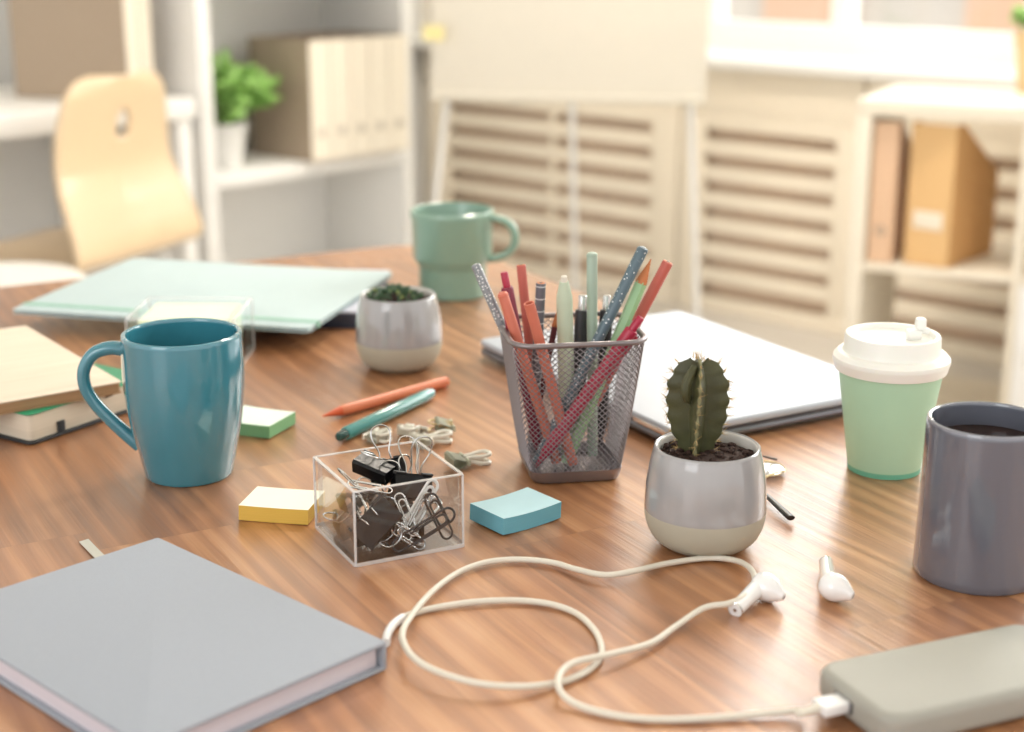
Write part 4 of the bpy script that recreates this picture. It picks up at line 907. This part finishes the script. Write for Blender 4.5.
cup_pen('sharp', 'sharpened fresh green pencil with its point up', (651, 259), 1.124, 0.0410, 1.112, M['green'], 0.0046, M['rawwood'])
cup_pen('flat', 'coral pencil with a pale cut end leaning furthest right', (668, 262), 1.138, 0.0440, 1.138, M['coral'], 0.0042)
cup_pen('pen', 'crimson click pen lying lowest over the right rim', (641, 317), 1.100, 0.0180, 1.1025, M['crimson'], 0.0050, M['crimson'])
cup_pen('pen', 'black click pen with silver button, right of the mint pencil', (607, 295), 1.156, 0.0690, 1.150, M['blackp'], 0.0050, M['steel'])

# ---------------------------------------------------------------- power bank
p0 = T(819, 664, 0.018); a_ = math.radians(22.6); e1 = Vector((math.cos(a_), math.sin(a_), 0)); e2 = Vector((-e1.y, e1.x, 0)); PW, PL, PT = 0.069, 0.142, 0.0185
pcn = p0 + e1 * (PL / 2) - e2 * (PW / 2); pcn = pcn + e2 * 0.002 - e1 * 0.003
t = thing('power_bank', 'putty coloured rounded power bank at the lower right corner', 'power bank', (pcn.x, pcn.y, Z), a_)
b = B(); slab(b, PL, PW, 0, PT, 0.012, 0.0055, bs=6); obj('body', b, M['bank'], t, 60)
b = B(); slab(b, 0.002, 0.016, 0.0062, 0.0128, 0.0008, 0.0004, (-PL / 2 + 0.0002, 0.004)); obj('usb_port', b, M['lap_dark'], t)
b = B(); box(b, (PL / 2 - 0.03, PW / 2 - 0.0002, 0.0095), (0.010, 0.0012, 0.004), 0.0005); obj('button', b, M['bank'], t)

# ---------------------------------------------------------------- USB cable
plug_c = Vector((pcn.x, pcn.y, Z)) + e1 * (-PL / 2 - 0.0075) + e2 * (0.004) + Vector((0, 0, 0.0095))
pc_px = [(798.4, 710.7, .004), (749, 715, .0025), (710, 718, .0023), (667, 719.5, .0023), (630, 717.5, .0023), (600, 712, .0025), (577, 704.6, .003), (563, 695, .005), (558, 684, .007), (562, 671, .008), (577, 661.5, .008), (613.8, 653.3, .0065), (650.7, 643, .004), (675.3, 626.6, .004),
         (704, 608, .006), (728.7, 603.5, .008), (745, 596, .0095), (754.5, 583, .0100), (751.5, 570, .0085), (737, 561, .005), (708, 558, .0025), (667, 563.5, .003), (634.3, 571, .0055), (605.6, 575, .0055), (576.9, 569.5, .0045), (552.3, 562.5, .0035), (519.5, 559.4, .003), (486.6, 562.2, .003), (458, 572.5, .003),
         (433.3, 590.5, .0045), (414.9, 611, .0065), (403, 630, .0085), (404.6, 645, .0095), (417, 660.5, .0095), (441.5, 673.2, .0085), (478.4, 683.5, .0070), (519.5, 686.5, .005), (556, 683, .0028), (583, 673.5, .0024), (599, 660, .0023), (601.5, 647, .0023), (595, 631, .0023), (578, 614.5, .0023), (552.3, 604.5, .0025), (519.5, 600.5, .0027),
         (478.4, 601.5, .0027), (441.5, 606.5, .0024), (417.5, 612, .0023), (401, 618, .0028)]
t = thing('usb_cable', 'looped cream USB charging cable lying across the front of the table', 'cable', (plug_c.x, plug_c.y, Z))
org = Vector((plug_c.x, plug_c.y, Z))
st = plug_c - e1 * 0.020; pts = [plug_c - e1 * 0.008 - org, st - org + Vector((0, 0, -0.001))] + [T(x, y, h) - org for x, y, h in pc_px]
pth = catmull(pts, 6)
b = B(); tube(b, pth, 0.0019, 12); obj('cord', b, M['cable'], t, 60)
b = B(); rot = Matrix.Rotation(a_, 3, 'Z'); box(b, plug_c - org, (0.0165, 0.0125, 0.0062), 0.0012, rot); obj('usb_plug', b, M['plug'], t)
b = B(); box(b, plug_c - org + e1 * 0.0115, (0.012, 0.0118, 0.0044), 0.0004, rot); obj('plug_contact', b, M['port'], t)
b = B(); tube(b, [plug_c - org - e1 * 0.007, plug_c - org - e1 * 0.017 - Vector((0, 0, 0.0005))], [0.0030, 0.0022], 12); obj('strain_relief', b, M['cable'], t)
tail = catmull([T(x, y, h) - org for x, y, h in ((403, 617.3, .0028), (395, 623, .0032), (389.5, 630, .0036), (386.5, 638, .0045), (386.0, 643, .0065))], 6)
b = B(); tube(b, tail, 0.0026, 12); obj('lightning_connector', b, M['plug'], t)

# ---------------------------------------------------------------- earbuds
def earbud(label, bud_c, lean, stem_end, nozzle):
    """bud_c centre of the bulb, stem_end free end of the stem, nozzle direction of the silicone-free tip"""
    t = thing('earbud', label, 'earbud', (bud_c.x, bud_c.y, Z), 0, 'white wireless earbuds')
    o = Vector((bud_c.x, bud_c.y, Z)); c = bud_c - o; s = stem_end - o; d = nozzle.normalized()
    b = B(); prof = [(0, -0.0078), (0.0030, -0.0074), (0.0056, -0.0058), (0.0072, -0.0028), (0.0076, 0.0004), (0.0068, 0.0036), (0.0050, 0.0066), (0.0034, 0.0088), (0.0026, 0.0100), (0.0020, 0.0106), (0, 0.0107)]
    lathe(b, [(r, z) for r, z in smooth_prof([(r * 1.18, z * 1.22) for r, z in prof], 4)], 36)
    q = d.to_track_quat('Z', 'Y'); o1 = obj('bulb', b, M['bud'], t, 60, loc=c); o1.rotation_mode = 'QUATERNION'; o1.rotation_quaternion = q
    a = c - d * 0.0035; a.z = max(a.z, 0.0058)
    b = B(); tube(b, [a, a + (s - a) * 0.25, a + (s - a) * 0.6, s], [0.0058, 0.0054, 0.0050, 0.0047], 18); st_ = obj('stem', b, M['bud'], t, 60)
    dd = (s - a).normalized(); b = B(); tube(b, [s - dd * 0.0012, s + dd * 0.0003], 0.0048, 18, cap=False); tube(b, [s - dd * 0.0002, s + dd * 0.0004], 0.0012, 12); obj('stem_ring', b, M['steel'], st_)
    b = B(); tube(b, [c + d * 0.0128, c + d * 0.0135], [0.0017, 0.0015], 12); obj('speaker_grille', b, M['glaze'], t)
earbud('white wireless earbud with the cable draped over its stem, beside the cactus pot', T(766, 587, 0.0090), 0, T(735, 610, 0.0042), Vector((0.75, -0.62, -0.25)))
earbud('white wireless earbud standing alone between the cactus pot and the grey mug', T(834, 587, 0.0090), 0, T(826, 563, 0.0052), Vector((0.80, -0.60, -0.22)))

# ---------------------------------------------------------------- eyeglasses behind the cactus pot
g1a, g1b = T(767, 496, 0.0050), T(791, 518, 0.0032); g2a, g2b = T(762, 456, 0.006), T(777, 459.5, 0.004)
lcn = T(762, 468, 0.0035)
t = thing('eyeglasses', 'round wire eyeglasses with dark temple tips, mostly hidden behind the cactus pot', 'eyeglasses', (lcn.x, lcn.y, Z))
o = Vector((lcn.x, lcn.y, Z)); ca = Vector((0, 0, 0.0032)); cb2 = ca + Vector((-0.045, 0.030, 0.0))
for cc_ in (ca, cb2):
    n_ = 40; ci = [cc_ + Vector((0.0175 * math.cos(2 * PI * k / n_), 0.0175 * math.sin(2 * PI * k / n_), 0)) for k in range(n_)]
    b = B(); tube(b, ci, 0.0006, 8, closed=True); fr = obj('lens_rim', b, M['gold'], t)
    b = B(); lathe(b, [(0, 0.0016), (0.009, 0.0011), (0.0172, 0.0), (0.0172, -0.0008), (0.009, 0.0003), (0, 0.0008)], 40); obj('lens', b, M['lens'], t, 60, loc=cc_)
b = B(); u_ = (cb2 - ca).normalized(); tube(b, catmull([ca + u_ * 0.0175, ca + u_ * 0.025 + Vector((0, 0, 0.003)), cb2 - u_ * 0.0175], 6), 0.0007, 8); obj('bridge', b, M['gold'], t)
for A_, E_, S_ in ((g1a, g1b, ca - u_ * 0.0175 ), (g2a, g2b, cb2 + u_ * 0.0175)):
    A2, E2 = A_ - o, E_ - o; dirn = (E2 - A2).normalized(); start = A2 - dirn * 0.020
    b = B(); tube(b, catmull([S_ + Vector((0, 0, 0.001)), S_ + (start - S_) * 0.4 + Vector((0, 0, 0.003)), start, A2], 6), 0.0007, 8); tm = obj('temple', b, M['gold'], t)
    b = B(); k = 0.0028 if A_ is g1a else 0.0013; tube(b, [A2 - dirn * 0.008, A2, A2 + (E2 - A2) * 0.6, E2], [k * 0.6, k * 0.8, k, k * 1.1], 12, flat=0.6); obj('temple_tip', b, M['black'], tm)
